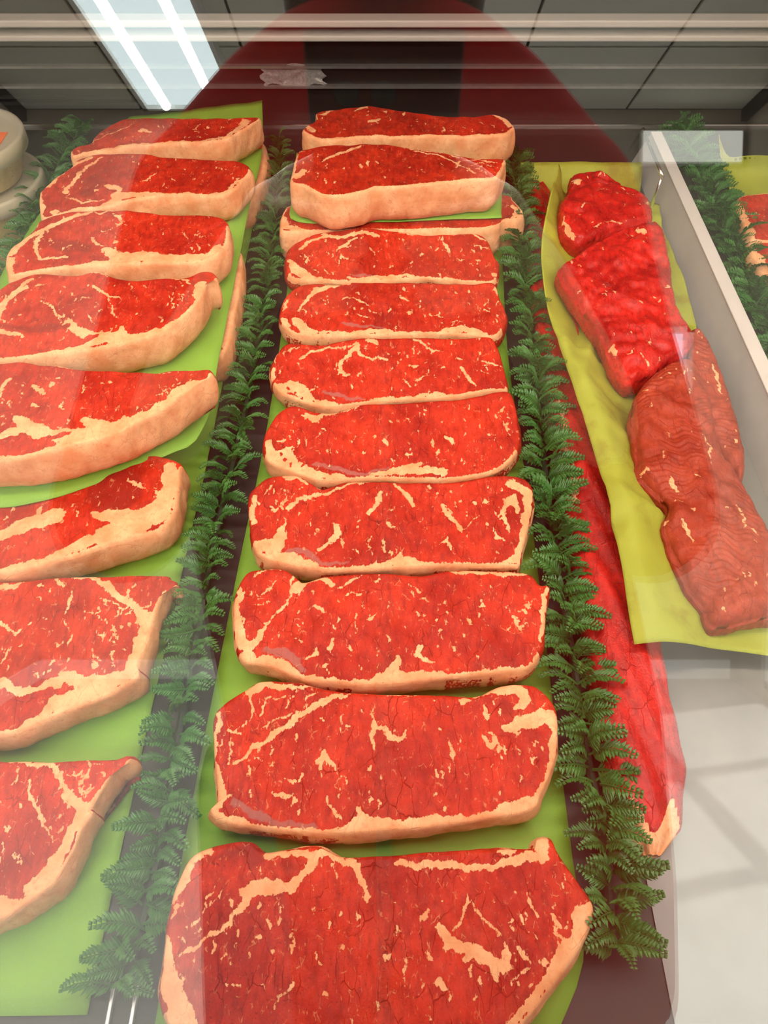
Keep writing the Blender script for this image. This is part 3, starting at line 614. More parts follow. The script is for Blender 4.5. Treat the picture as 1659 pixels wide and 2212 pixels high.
ST('pinkish steak mostly hidden below the folded slip, its fatty corner poking out at the right',
  [(603,485),(612,455),(640,440),(760,425),(900,420),(1085,420),(1110,432),(1132,458),(1120,472),(1090,478),(1070,490),(1000,495),(800,498),(650,500),(610,500)],
  K1, .003, .040, 0, F=[[(1108,445,8),(1122,460,12),(1105,470,8)],[(615,470,12),(612,490,10),(660,495,8)]], side='fat', seed=21, N=400, M=16, flecks=20, fatside=-.9)
# left paper, upper layer
ST('farthest steak on the upper left paper, with an orange tinted fat face',
  [(420,300),(460,275),(530,260),(570,200),(650,140),(740,100),(900,92),(1200,95),(1400,92),(1530,88),(1548,105),(1420,190),(1340,230),(1150,245),(950,255),(800,265),(650,290),(560,300),(450,325),(425,325)],
  KA, .045, .036, 3, F=[[(1470,115,25),(1420,160,20),(1350,215,12),(1150,235,8),(900,250,10),(720,265,15),(600,290,15),(500,310,10)],[(550,240,5),(700,180,5),(800,130,5)],[(850,170,18),(890,180,10)],[(1150,170,4),(1200,130,4)],[(1240,150,8),(1260,160,5)]], side='fat', seed=31, N=440, M=28, flecks=30)
ST('second farthest steak on the upper left paper, with a wet shine on its lean',
  [(230,560),(260,520),(320,450),(420,390),(470,340),(560,310),(700,305),(850,305),(1000,325),(1200,340),(1330,340),(1440,355),(1500,402),(1450,470),(1400,525),(1300,560),(1100,560),(950,560),(800,585),(700,610),(600,630),(450,650),(330,680),(245,690)],
  KA, .045, .034, 4, F=[[(280,510,22),(340,440,20),(440,380,14),(540,330,13)],[(240,580,20),(245,660,20)],[(390,540,16),(470,430,13),(560,360,11),(600,330,8)],[(390,570,12),(500,600,10),(620,590,10)],[(640,500,18),(720,530,18)],[(700,560,30),(850,550,25),(1000,555,15),(1200,555,12),(1350,540,12),(1430,460,8)],[(700,580,28),(600,630,15)],[(330,660,25)],[(840,475,7),(930,430,7)],[(1020,460,6),(1050,470,5)],[(560,530,8),(590,520,5)]],
  D=[[(560,470,60),(520,540,50)]], side='fat', seed=32, N=480, M=32, flecks=40)
ST('third farthest steak on the upper left paper, with a dark red lobe ringed by fat',
  [(30,940),(45,895),(80,850),(150,800),(210,750),(250,700),(380,660),(550,642),(700,642),(850,652),(1000,670),(1200,670),(1300,682),(1362,720),(1368,800),(1335,880),(1220,950),(1000,965),(700,970),(450,990),(300,1000),(180,1020),(60,1040),(35,1000)],
  KA, .045, .036, 4, F=[[(60,900,32),(150,820,23),(300,740,20),(420,690,16),(540,655,13)],[(50,950,38),(60,1020,20)],[(260,780,13),(200,870,13),(240,930,11),(400,930,10)],[(1310,860,20),(1240,920,20),(1100,935,36),(950,935,40),(850,925,50),(700,925,42),(620,880,22)],[(800,950,35),(500,980,22),(250,1005,13),(180,1020,12)],[(540,810,12),(620,860,12)],[(680,670,12),(720,690,14),(710,740,9)],[(520,640,6),(700,650,9)],[(680,840,14),(700,845,10)],[(1090,780,5),(1130,820,5)],[(1170,850,5),(1190,890,5)],[(600,770,5),(640,775,4)]],
  D=[[(420,860,65),(330,850,45),(500,870,45)]], side='fat', seed=33, N=500, M=34, flecks=50)
ST('fourth farthest steak on the upper left paper, with a forked white vein in its centre',
  [(-260,500),(-200,320),(-60,210),(0,170),(60,130),(120,110),(240,62),(400,67),(550,82),(680,47),(800,82),(960,112),(1150,100),(1350,85),(1450,45),(1530,55),(1558,105),(1490,130),(1450,230),(1390,310),(1290,400),(1170,490),(1050,530),(850,580),(650,620),(450,640),(280,660),(120,680),(0,690),(-150,690)],
  KB, .045, .038, 4, F=[[(1440,150,42),(1420,260,28),(1370,330,18),(1280,400,18),(1180,480,28),(1130,490,36),(1000,520,35),(880,530,55),(700,535,62),(560,480,36),(470,420,26)],[(875,520,45),(870,465,20)],[(700,540,60),(560,590,46),(420,630,22),(280,655,10)],[(0,480,25),(80,500,22),(150,525,13)],[(180,170,22),(60,250,22),(0,340,22),(-60,450,25)],[(210,110,18),(100,200,11),(0,300,10)],[(600,75,14),(680,55,16),(780,80,10)],[(1220,105,12),(1330,110,14),(1370,140,12)],
  [(670,150,13),(720,200,11),(790,240,9),(850,245,8)],[(780,250,8),(800,330,8),(850,380,5)],[(570,255,6),(690,235,6)],[(300,270,8),(400,340,8),(430,420,10)],[(360,320,4),(530,420,4)],[(250,165,12),(330,135,10)],[(610,370,5),(700,430,6)]],
  R=[[(0,590,28),(300,580,40),(550,570,26),(640,530,26),(700,510,13)],[(0,440,25),(200,470,36),(350,460,44),(480,450,22)]], D=[[(0,440,25),(200,470,40),(350,460,50),(480,450,25)]], side='fat', seed=34, N=540, M=38, flecks=70)
ST('frontmost steak on the curling upper left paper, with a tall cream fat face',
  [(-200,800),(-60,720),(40,700),(140,690),(280,715),(420,725),(560,750),(700,750),(900,765),(1100,775),(1230,755),(1400,750),(1510,755),(1515,800),(1440,850),(1340,920),(1230,1000),(1100,1080),(970,1150),(850,1215),(700,1260),(520,1310),(350,1350),(150,1390),(0,1405),(-150,1410),(-300,1350),(-350,1000)],
  KB, .045, .040, 3, F=[[(1450,835,22),(1330,890,45),(1290,920,50),(1200,990,32),(1080,1070,36),(960,1130,46),(800,1170,55),(650,1145,52),(600,1120,26)],[(930,1130,40),(885,1105,18)],[(750,1200,58),(560,1240,70),(350,1220,55),(200,1180,55),(130,1100,35)],[(560,1250,60),(400,1320,32),(200,1370,18),(0,1395,12)],[(100,1200,45),(0,1230,30)],[(300,700,14),(430,730,11),(540,750,11)],[(880,770,6),(1140,775,7),(1220,780,11)],[(60,830,22),(0,910,14)],[(250,870,18),(310,920,18)],[(370,850,18),(350,870,11)],[(230,990,11),(290,1020,13)],[(450,980,9),(430,1020,9),(460,1050,9)],[(790,830,10),(800,850,9)],[(600,875,4),(670,878,4)]],
  R=[[(0,1290,32),(250,1275,32),(450,1225,23),(510,1215,11)]], side='fat', seed=35, N=560, M=40, flecks=60)
# left paper, lower layer
ST('lower steak half covered by the curling edge of the upper left paper',
  [(-100,1160),(-110,1040),(0,1000),(150,985),(300,978),(385,995),(390,1020),(388,1050),(384,1090),(372,1120),(345,1145),(300,1160),(230,1180),(150,1205),(60,1228),(0,1238),(-70,1235)],
  K1, .003, .034, 2, F=[[(370,1010,16),(365,1060,20),(340,1110,28),(290,1120,26),(230,1115,16),(200,1110,8)],[(300,1130,28),(200,1165,16),(100,1210,9),(0,1235,8)],[(120,1115,22),(60,1130,20),(0,1160,11)],[(85,1100,8)],[(280,1040,4),(320,1060,4)]],
  R=[[(120,1150,12),(60,1180,24),(0,1190,28)],[(200,1150,8)]], D=[[(250,1060,60)]], side='fat', seed=36, N=520, M=32, flecks=40)
ST('second steak from the front on the lower left paper, twisted red corner tip',
  [(-300,100),(0,130),(200,130),(330,110),(480,98),(640,90),(850,92),(1100,80),(1300,78),(1430,85),(1455,112),(1505,135),(1505,172),(1430,155),(1400,230),(1360,330),(1325,420),(1290,560),(1240,720),(1190,850),(1180,960),(1050,1050),(900,1130),(700,1210),(500,1290),(300,1370),(150,1430),(0,1460),(-200,1470),(-500,1300),(-600,700),(-500,250)],
  KC, .003, .030, 3, F=[[(600,100,10),(800,120,22),(900,160,30),(1000,260,30),(1080,320,30),(1180,390,42),(1250,440,50),(1250,550,50),(1195,650,50),(1150,770,50),(1120,900,60),(1050,980,62),(900,1010,80),(720,1000,72),(560,960,45),(500,930,18)],[(900,1050,80),(650,1150,95),(480,1180,72),(350,1300,28),(150,1420,18),(0,1450,15)],[(480,1010,55),(300,1080,36),(150,1060,36),(0,1010,36)],[(0,170,32),(100,200,26),(200,140,13)],[(330,160,14),(380,180,13)],[(500,110,22),(540,180,13)],
  [(600,240,13),(590,340,16),(550,420,12)],[(560,460,9),(580,560,9)],[(600,610,11),(580,700,11)],[(560,880,11),(530,910,11)],[(0,500,16),(100,560,14),(140,580,14),(190,540,11)],[(30,700,11),(60,740,11),(0,840,9)],[(60,740,8),(100,710,6)],[(450,570,9),(415,615,9)],[(740,385,11),(830,440,9),(865,490,8)],[(860,350,15),(870,390,13),(820,410,8)],[(860,270,11),(960,330,9),(1050,385,5)],[(830,570,13),(820,610,9)],[(840,590,9),(890,640,9)],[(790,840,22),(800,860,20)],[(950,740,13),(960,800,9),(940,880,6)],[(810,720,8),(800,790,8)],[(1090,220,8),(1120,300,8),(1200,350,9),(1280,350,9),(1280,300,5)],[(1100,220,7),(1180,170,6)],[(310,900,10),(320,940,6)]],
  R=[[(0,1180,45),(200,1170,60),(330,1120,50),(430,1085,22)],[(0,1350,45),(180,1320,52),(310,1240,45),(380,1200,18)]], seed=37, N=640, M=44, side='fat', flecks=70)
ST('nearest steak on the lower left paper, its pointed red tip at the upper corner',
  [(-300,150),(0,155),(150,150),(400,155),(690,140),(900,140),(1000,108),(1028,125),(1000,170),(910,205),(870,270),(830,330),(780,410),(720,510),(720,570),(640,700),(580,850),(500,1000),(430,1110),(300,1220),(150,1320),(0,1410),(-300,1500),(-700,1400),(-900,900),(-700,300)],
  KD, .003, .032, 2, F=[[(60,155,8),(250,165,20),(400,190,26),(450,260,22),(510,330,16),(530,420,32),(600,490,45),(650,540,52),(600,640,50),(550,760,45),(490,880,42),(430,970,46),(350,1060,50),(260,1150,55),(150,1220,60),(0,1240,46)],[(400,1060,50),(200,1260,58),(0,1350,65)],[(690,140,11),(710,200,7),(670,290,7),(640,300,6),(625,350,6),(640,410,7),(690,400,7),(740,370,5)],[(710,185,5),(850,160,5)],[(670,290,6),(690,350,6),(680,400,6)],[(760,250,11),(820,240,11),(800,270,6)],[(630,435,9),(660,430,9)],[(215,290,9),(230,400,13),(280,500,13),(310,600,13),(340,650,9),(400,740,8),(410,780,6)],[(150,870,8),(170,970,6)],[(30,800,10),(0,880,10)]],
  R=[[(150,1100,55),(100,1180,45),(150,1240,18)]], D=[[(80,950,80)]], side='fat', seed=38, N=640, M=44, flecks=60)
ST('lower steak peeking out past the far end of the upper left paper',
  [(420,340),(470,310),(545,300),(572,310),(578,345),(570,390),(550,425),(525,440),(450,450),(400,430)], K1, .003, .036, 0, F=[[(565,315,10),(570,350,14),(560,395,12),(535,430,12)]], seed=39, N=300, M=16, flecks=10, side='fat', fatside=-1.1)
ST('lower steak peeking out past the middle of the upper left paper',
  [(400,600),(450,560),(515,540),(524,570),(519,620),(508,680),(494,740),(470,770),(400,760),(380,680)], K1, .003, .036, 0, F=[[(515,560,10),(512,620,12),(500,690,12),(480,745,12)]], seed=40, N=300, M=16, flecks=10, side='fat', fatside=-1.1)
# right bay
steak('beef_round', 'rounded lean beef piece at the far end of the crumpled paper', 'beef',
  [(330,350),(340,290),(400,220),(520,175),(650,175),(780,200),(880,250),(920,320),(915,400),(800,440),(650,470),(540,520),(450,530),(380,480),(340,420)], K8, .014, .034, 4,
  F=[[(510,330,4),(450,360,4)],[(560,250,4),(650,230,4)],[(600,440,7),(700,435,6),(760,430,4)],[(540,470,10),(600,450,6)],[(350,400,8),(380,470,12),(420,520,14)],[(520,180,5),(640,172,6)],[(880,330,10),(900,300,12)]], seed=51, N=360, M=26, mat=M_RAW, flecks=12, dome=.005, rnd=.006, lump=.0010, side='lean', parts=('lean', 'fat_edge'))
steak('beef_trimming', 'ragged pink beef piece behind the rounded lean piece', 'beef',
  [(1232,400),(1238,372),(1258,366),(1280,361),(1300,366),(1325,380),(1345,392),(1330,412),(1290,420),(1250,418)], K1, .012, .030, 6, F=[[(1240,385,8),(1250,400,6)]], seed=52, N=260, M=16, mat=M_RAW, flecks=10, dome=.004, rnd=.006, lump=.002, side='lean', parts=('lean', 'fat_edge'))
steak('flank_steak', 'large wet bright red flank piece lying across the crumpled paper', 'beef',
  [(335,700),(450,620),(600,520),(740,460),(800,440),(880,425),(960,415),(1010,500),(1040,650),(1070,860),(1110,990),(1190,1120),(1160,1210),(1050,1290),(950,1360),(840,1420),(760,1420),(680,1310),(620,1150),(500,990),(400,850),(340,740)], K8, .015, .034, 4,
  F=[[(400,680,8),(410,710,8)],[(430,880,7),(470,880,7)],[(810,975,8),(840,972,7)],[(820,485,16),(870,500,18)],[(1000,860,10),(1050,850,14)],[(670,1220,12),(690,1290,12)],[(760,1290,6),(810,1260,5)],[(840,1300,7),(900,1340,7)],[(960,940,7)]], seed=53, N=460, M=40, mat=M_RAW, flecks=30, dome=.005, rnd=.007, lump=.0016, side='lean', parts=('lean', 'fat_edge'), wob=.0016)
steak('skirt_steak', 'long coarse grained skirt piece at the near end of the crumpled paper', 'beef',
  [(1385,830),(1420,795),(1470,765),(1510,775),(1540,840),(1560,950),(1600,1010),(1640,1080),(1690,1180),(1705,1300),(1659,1322),(1620,1330),(1575,1342),(1545,1340),(1530,1300),(1505,1270),(1475,1210),(1455,1170),(1443,1120),(1450,1080),(1430,1060),(1400,1030),(1380,1010),(1385,980),(1378,930),(1370,880)], K1, .016, .028, 2,
  F=[[(1455,1045,3),(1470,1060,4)],[(1445,1115,4)],[(1400,1010,4),(1385,1020,5)],[(1480,1120,3),(1495,1170,3)],[(1450,1030,5),(1470,1065,4)],[(1500,1100,4)],[(1520,940,3),(1540,1000,3)],[(1590,1090,3),(1610,1140,3)]], seed=54, N=520, M=36, mat=M_SKIRT, flecks=30, dome=.006, rnd=.008, lump=.0012, grain=.0006, side='lean', parts=('lean', 'fat_edge'), wob=.002)
steak('skirt_steak', 'orange tinted strip of beef lying behind the long skirt piece', 'beef',
  [(1490,720),(1515,705),(1545,750),(1575,830),(1600,910),(1614,990),(1605,1030),(1580,1010),(1550,950),(1520,900),(1500,830)], K1, .014, .022, 2, F=[[(1540,790,4),(1560,850,4)],[(1590,950,4)]], seed=55, N=300, M=24, mat=M_SKIRT, flecks=12, dome=.004, rnd=.006, lump=.001, grain=.0005, side='lean', parts=('lean', 'fat_edge'))
def loin():
    pts = [(1160, 400), (1180, 560), (1203, 720), (1233, 880), (1268, 1040), (1303, 1200), (1336, 1360), (1362, 1500), (1388, 1660), (1402, 1780), (1406, 1850)]
    C = catmull([tuple(at(x, y, .012)) for x, y in pts], 160, False); n = 56; rg = np.random.RandomState(3)
    half = np.interp(np.linspace(0, 1, 160), [0, .05, .2, .5, .75, .93, .98, 1], [.010, .020, .021, .023, .028, .027, .020, .006]); hh = half*.55
    V = []; fat = []
    for i in range(160):
        for k in range(n):
            th = 2*math.pi*k/n; cx = math.cos(th); sz = math.sin(th); zz = max(-.009, hh[i]*sz*(1+.1*math.sin(i*.21+k*.4)))
            rr = half[i]*(1+.03*math.sin(i*.35+3*th)+.02*math.sin(i*.9))
            V.append((C[i, 0]+rr*cx, C[i, 1], C[i, 2]+zz+.0012*math.sin(i*.5+k)*max(0, sz)))
            s = i/159; fat.append(.003 if s > .972+.012*math.sin(5*th) else ((.0006-.012*abs(math.cos(th+.3)+.80+.06*math.sin(i*.5)) if .50 < s < .66 else -.004)))
    V = np.array(V); base = V.mean(0); base[2] = .003
    faces = [(i*n+k, i*n+(k+1) % n, (i+1)*n+(k+1) % n, (i+1)*n+k) for i in range(159) for k in range(n)]
    root = empty('beef_tenderloin', base); tag(root, 'long glossy red tenderloin running beside the fern garland under the crumpled paper', 'beef', 'loose beef pieces in the right bay')
    cut = 151
    for nm, lo, hi in (('lean', 0, cut), ('fat_end', cut, 159)):
        vs = V[lo*n:(hi+1)*n]-base; fs = [(i*n+k, i*n+(k+1) % n, (i+1)*n+(k+1) % n, (i+1)*n+k) for i in range(hi-lo) for k in range(n)]
        if lo == 0: fs.append(tuple(range(n)))
        else: fs.append(tuple((hi-lo)*n+k for k in range(n))[::-1])
        o = mesh_obj(nm, vs, fs, M_RAW, root); ff = fat[lo*n:(hi+1)*n]
        attr(o.data, 'fat', ff); attr(o.data, 'gris', np.full(len(ff), -1.)); attr(o.data, 'dark', np.full(len(ff), -1.))
loin()
ST('far right steak beyond the divider, the farther of two', [(1588,445),(1592,428),(1620,418),(1700,416),(1800,425),(1810,500),(1720,520),(1640,520),(1618,508),(1600,470)], K1, .003, .032, 2, F=[[(1595,440,12),(1610,480,12),(1628,512,12)]], seed=61, N=280, M=18, flecks=14, side='fat', fatside=-1.1)
ST('far right steak beyond the divider, the nearer of two', [(1620,528),(1660,520),(1720,522),(1810,530),(1830,620),(1750,640),(1690,632),(1655,600),(1632,560)], K1, .003, .030, 4, F=[[(1625,535,12),(1645,570,12),(1670,610,12)]], seed=62, N=280, M=18, flecks=14, side='fat', fatside=-1.1)


# ------------------------------------------------------------------ butcher paper
def sheet(name, label, rows, mat, nu=60, nv_=26, amp=.0006, seed=1, thick=.0005, crease=0):
    Wd = np.array([[at(*p) for p in row] for row in rows])      # rows x cols x 3
    A = np.stack([catmull(Wd[:, j], nu, False) for j in range(Wd.shape[1])], 1)
    B = np.stack([catmull(A[i], nv_, False) if Wd.shape[1] > 2 else np.linspace(A[i, 0], A[i, -1], nv_) for i in range(nu)], 0)
    rg = np.random.RandomState(seed); a = rg.rand(6)*6.28
    B[..., 2] += amp*(np.sin(B[..., 0]*60+a[0])*np.sin(B[..., 1]*45+a[1])+.6*np.sin(B[..., 0]*140+B[..., 1]*90+a[2]))
    for k in range(crease):
        i_, j_ = rg.randint(nu), rg.randint(nv_); an = rg.rand()*6.28; q_ = B[i_, j_]
        d_ = np.abs((B[..., 0]-q_[0])*math.sin(an)-(B[..., 1]-q_[1])*math.cos(an)); l_ = np.abs((B[..., 0]-q_[0])*math.cos(an)+(B[..., 1]-q_[1])*math.sin(an))
        B[..., 2] += rg.choice((-1, 1))*rg.uniform(.004, .009)*np.clip(1-d_/.012, 0, 1)*np.clip(1-l_/rg.uniform(.05, .12), 0, 1)
    V = B.reshape(-1, 3); base = V.mean(0); base[2] = V[:, 2].min()
    V = V-base; V2 = V+np.array([0, 0, -thick]); n = len(V)
    fs = []
    I = lambda i, j: i*nv_+j
    for i in range(nu-1):
        for j in range(nv_-1):
            fs.append((I(i, j), I(i+1, j), I(i+1, j+1), I(i, j+1)))
    fs2 = [tuple(q+n for q in f[::-1]) for f in fs]
    bd = [I(0, j) for j in range(nv_)]+[I(i, nv_-1) for i in range(1, nu)]+[I(nu-1, j) for j in range(nv_-2, -1, -1)]+[I(i, 0) for i in range(nu-2, 0, -1)]
    fs3 = [(bd[k], bd[(k+1) % len(bd)], bd[(k+1) % len(bd)]+n, bd[k]+n) for k in range(len(bd))]
    o = mesh_obj(name, np.r_[V, V2], fs+fs2+fs3, mat, None, True, base)
    tag(o, label, 'paper', 'green butcher paper sheets in the case'); return o
sheet('paper_sheet', 'long flat green paper sheet under the middle row of steaks',
      [[(640, 470, .003), (860, 470, .003), (1082, 470, .003)], [(605, 740, .002), (860, 740, .002), (1095, 740, .002)], [(570, 960, .002), (850, 960, .002), (1125, 960, .002)],
       [(520, 1200, .002), (850, 1200, .002), (1158, 1200, .002)], [(460, 1500, .002), (830, 1500, .002), (1192, 1500, .002)], [(395, 1840, .002), (820, 1840, .002), (1235, 1840, .002)],
       [(345, 2150, .002), (820, 2150, .002), (1262, 2060, .002)], [(325, 2260, .002), (800, 2260, .002), (1200, 2240, .002)]], M_PAPER, amp=.0003)
sheet('paper_sheet', 'small folded green paper slip under the two farthest middle steaks',
      [[(640, 330, .047), (860, 330, .047), (1082, 350, .047)], [(632, 420, .047), (860, 430, .047), (1084, 420, .047)], [(625, 462, .0475), (840, 470, .047), (1083, 462, .047)],
       [(628, 472, .045), (700, 482, .0445), (1084, 470, .046)]], M_PAPER, 24, 24, .0003, 3)
sheet('paper_sheet', 'long lower green paper sheet at the left, under the front left steaks',
      [[(200, 330, .003), (400, 320, .003), (578, 330, .003)], [(60, 620, .003), (300, 620, .003), (524, 600, .004)], [(-60, 960, .002), (200, 960, .002), (455, 960, .002)],
       [(-160, 1250, .002), (150, 1250, .002), (390, 1250, .003)], [(-220, 1440, .002), (100, 1440, .002), (348, 1440, .003)], [(-250, 1640, .002), (100, 1640, .002), (312, 1600, .002)],
       [(-300, 1900, .002), (0, 1900, .002), (248, 1900, .002)], [(-300, 2196, .002), (0, 2195, .002), (188, 2192, .002)]], M_PAPER, seed=4, amp=.0004)
sheet('paper_sheet', 'upper green paper sheet lying between the two layers of left steaks, curling at its front',
      [[(280, 252, .050), (420, 236, .052), (566, 216, .056)], [(190, 330, .044), (380, 330, .044), (566, 330, .044)], [(100, 440, .044), (330, 440, .044), (540, 440, .044)], [(0, 600, .044), (250, 600, .044), (508, 600, .044)],
       [(-80, 800, .044), (200, 800, .044), (470, 790, .044)], [(-130, 960, .044), (150, 960, .044), (455, 885, .042)], [(-150, 1085, .043), (100, 1073, .042), (420, 955, .040)], [(-150, 1098, .0415), (90, 1083, .0405), (405, 966, .039)]], M_PAPER, seed=6, amp=.0006)
sheet('paper_sheet', 'crumpled green paper with a raised creased left edge around the right hand beef pieces',
      [[(1206, 356, .060), (1212, 372, .050), (1225, 420, .016), (1320, 420, .010), (1425, 440, .014)], [(1182, 450, .050), (1205, 470, .034), (1232, 505, .012), (1330, 505, .010), (1432, 480, .014)],
       [(1169, 545, .044), (1195, 548, .036), (1240, 560, .014), (1340, 600, .010), (1470, 580, .014)], [(1183, 668, .038), (1205, 655, .028), (1255, 660, .013), (1370, 700, .010), (1502, 690, .014)],
       [(1208, 745, .042), (1235, 745, .044), (1300, 775, .016), (1410, 800, .010), (1525, 840, .014)], [(1250, 870, .044), (1285, 850, .047), (1345, 880, .020), (1430, 900, .010), (1545, 940, .014)],
       [(1302, 1040, .045), (1340, 1020, .049), (1392, 1040, .030), (1460, 1080, .010), (1605, 1100, .012)], [(1337, 1190, .043), (1380, 1170, .047), (1432, 1180, .032), (1500, 1220, .012), (1690, 1250, .012)],
       [(1358, 1320, .040), (1410, 1310, .045), (1460, 1310, .035), (1540, 1320, .018), (1720, 1330, .014)], [(1370, 1392, .037), (1430, 1386, .040), (1490, 1392, .035), (1560, 1402, .024), (1730, 1425, .016)]],
      M_PAPER_Y, 130, 64, .0007, 8, crease=26)
sheet('paper_sheet', 'dull olive paper standing upright behind the right hand beef pieces',
      [[(1125, 350, .030), (1250, 350, .030), (1387, 350, .030)], [(1122, 380, .016), (1250, 382, .016), (1386, 384, .016)], [(1118, 420, .003), (1250, 425, .003), (1382, 425, .003)], [(1125, 470, .002), (1250, 470, .002), (1385, 470, .002)]],
      M_PAPER_Y, 24, 16, .0005, 9)
sheet('paper_sheet', 'pale green paper with a raised lip beyond the divider at the far right',
      [[(1553, 288, .060), (1572, 335, .034), (1620, 336, .033), (1760, 340, .033)], [(1556, 330, .040), (1580, 372, .012), (1640, 375, .012), (1770, 380, .012)], [(1565, 372, .022), (1600, 430, .003), (1660, 430, .003), (1780, 430, .003)],
       [(1600, 480, .006), (1625, 520, .003), (1700, 520, .003), (1800, 520, .003)], [(1660, 640, .003), (1690, 640, .003), (1760, 640, .003), (1850, 640, .003)]], M_PAPER_Y, 40, 24, .0006, 11)

# ------------------------------------------------------------------ garlands of plastic fern
def frond_mesh(k, n=9):
    rg = random.Random(k); v = []; f = []; n = 13
    L = 1.0
    def curve(s): return Vector((s, 0, .30*math.sin(s*2.2)-.22*s*s))
    # rib: thin four sided spine
    K = 4
    for i in range(K+1):
        p = curve(i/K); w = .035*(1-.8*i/K)
        v += [tuple(p+Vector((0, -w, 0))), tuple(p+Vector((0, 0, w*1.3))), tuple(p+Vector((0, w, 0)))]
    for i in range(K):
        b = i*3; f += [(b, b+3, b+4, b+1), (b+1, b+4, b+5, b+2)]
    for i in range(n):
        s = .10+.86*i/(n-1); p = curve(s); ln = (.36*(1-s)**.70*min(1, .6+2.2*s)+.065)*rg.uniform(.85, 1.1)
        for sg in (-1, 1):
            d = Vector((.62+rg.uniform(-.1, .1), sg*(.80), rg.uniform(-.05, .22))).normalized()
            sd = Vector((d.y, -d.x, 0)).normalized()*.050; upz = Vector((0, 0, .035))
            b = len(v); tip = p+d*ln
            v += [tuple(p), tuple(p+d*ln*.5+sd), tuple(tip), tuple(p+d*ln*.5-sd), tuple(p+d*ln*.5+upz)]
            f += [(b, b+1, b+4), (b+1, b+2, b+4), (b+2, b+3, b+4), (b+3, b, b+4)]
    me = bpy.data.meshes.new('frond'); me.from_pydata(v, [], f); me.materials.append(M_FROND); me.update(); return me
FRONDS = [frond_mesh(k) for k in range(6)]
def garland(label, pts, step, size, seed, z=.003, lift=.35, half=None):
    """pts: centre line in metres (x, y); fronds leave it to both sides"""
    rg = random.Random(seed)
    C = catmull([(p[0], p[1], p[2] if len(p) > 2 else z) for p in pts], 200, False)
    L = np.r_[0, np.cumsum(np.linalg.norm(np.diff(C, axis=0), axis=1))]
    n = int(L[-1]/step)
    base = C[len(C)//2].copy()
    g = empty('fern_garland', base); tag(g, label, 'garland', 'plastic fern garlands between the meat rows')
    m = MB(); m.tube([tuple(C[i]-base+np.array([0, 0, .003])) for i in range(0, 200, 5)], .0030, 6); m.build('stem', M_STEM, g)
    cnt = 0
    for i in range(n):
        s = (i+.5)/n*L[-1]
        p = np.array([np.interp(s, L, C[:, k]) for k in range(3)]); q = np.array([np.interp(min(s+.005, L[-1]), L, C[:, k]) for k in range(3)])
        d = q-p; base_ang = math.atan2(d[1], d[0])
        for sd, dz in ((1, 0), (-1, 0), (0, .008)):
            if cnt >= 299: break
            if sd == 0 and rg.random() < .55: continue
            o = bpy.data.objects.new('frond', rg.choice(FRONDS)); COL.objects.link(o); o.parent = g; cnt += 1
            S = size(p[1])*rg.uniform(.8, 1.15) if callable(size) else size*rg.uniform(.8, 1.15)
            ang = base_ang+(sd*(1.25+rg.gauss(0, .22)) if sd else rg.choice((-1, 1))*rg.uniform(.3, 1.4))+math.pi*0
            if rg.random() < .12: ang += rg.uniform(-.8, .8)
            tilt = -(lift+rg.gauss(0, .18)) if sd else -(lift+.35+rg.gauss(0, .15))
            o.location = Vector(p-base)+Vector((rg.gauss(0, .0015), rg.gauss(0, .0015), .004+dz+rg.uniform(0, .003)))
            o.rotation_euler = (rg.gauss(0, .35), tilt, ang); o.scale = (S, S*.95, S)
    return g
def line(*pp): return [tuple(at(*q)[:2]) for q in pp]
garland('long dark green fern garland along the right side of the middle paper sheet',
        line((1108, 345, .01), (1115, 450, .01), (1132, 600, .01), (1158, 800, .01), (1178, 1000, .01), (1205, 1200, .01), (1240, 1420, .01), (1270, 1620, .01), (1305, 1800, .01), (1325, 2000, .01), (1325, 2060, .01)), .0078, .0315, 1, lift=.55)
garland('deep green fern garland between the left paper and the middle paper',
        line((605, 310, .01), (600, 420, .01), (580, 600, .01), (548, 780, .01), (510, 960, .01), (465, 1150, .01), (430, 1330, .01), (395, 1520, .01), (365, 1700, .01), (325, 1900, .01), (290, 2050, .01), (265, 2150, .01)), .0098, lambda y: .0245+.011*max(0, .45-y), 2, lift=.5)
garland('fern garland at the far left edge behind the deli tubs',
        line((185, 270, .015), (150, 310, .012), (110, 390, .01), (60, 490, .01), (20, 580, .01), (-30, 700, .01)), .0085, .026, 3)
garland('bushy bright green fern garland beyond the divider at the far right',
        line((1468, 275, .024), (1496, 335, .024), (1544, 430, .024), (1594, 540, .024), (1645, 650, .024), (1705, 790, .024)), .0044, .036, 4, lift=.65)

# ------------------------------------------------------------------ deli tubs at the left edge
def lid_mat():
    t = NT('frosted_lid'); p_ = t.princ((.66, .62, .48), .35, 0, .5); a = t.n('ShaderNodeBsdfTransparent'); m_ = t.n('ShaderNodeMixShader'); m_.inputs[0].default_value = .55
    t.t.links.new(a.outputs[0], m_.inputs[1]); t.t.links.new(p_.outputs[0], m_.inputs[2]); t.t.links.new(m_.outputs[0], t.out.inputs[0]); return t.m
M_LID = lid_mat()
def tubfill():
    t = NT('chunky_salad'); p = t.pos(); c = t.mix(t.noise(p, 90, 4), (.30, .20, .05), (.62, .50, .22))
    c = t.mix(t.mapr(t.vor(p, 160), .0, .22, 1, 0), c, (.06, .05, .015)); t.princ(c, .3, 0, .6); return t.m
M_FILL = tubfill(); M_ORANGE = simple('orange_label', (.85, .16, .03), .5); M_PRINT = simple('label_print', (.25, .03, .01), .6)
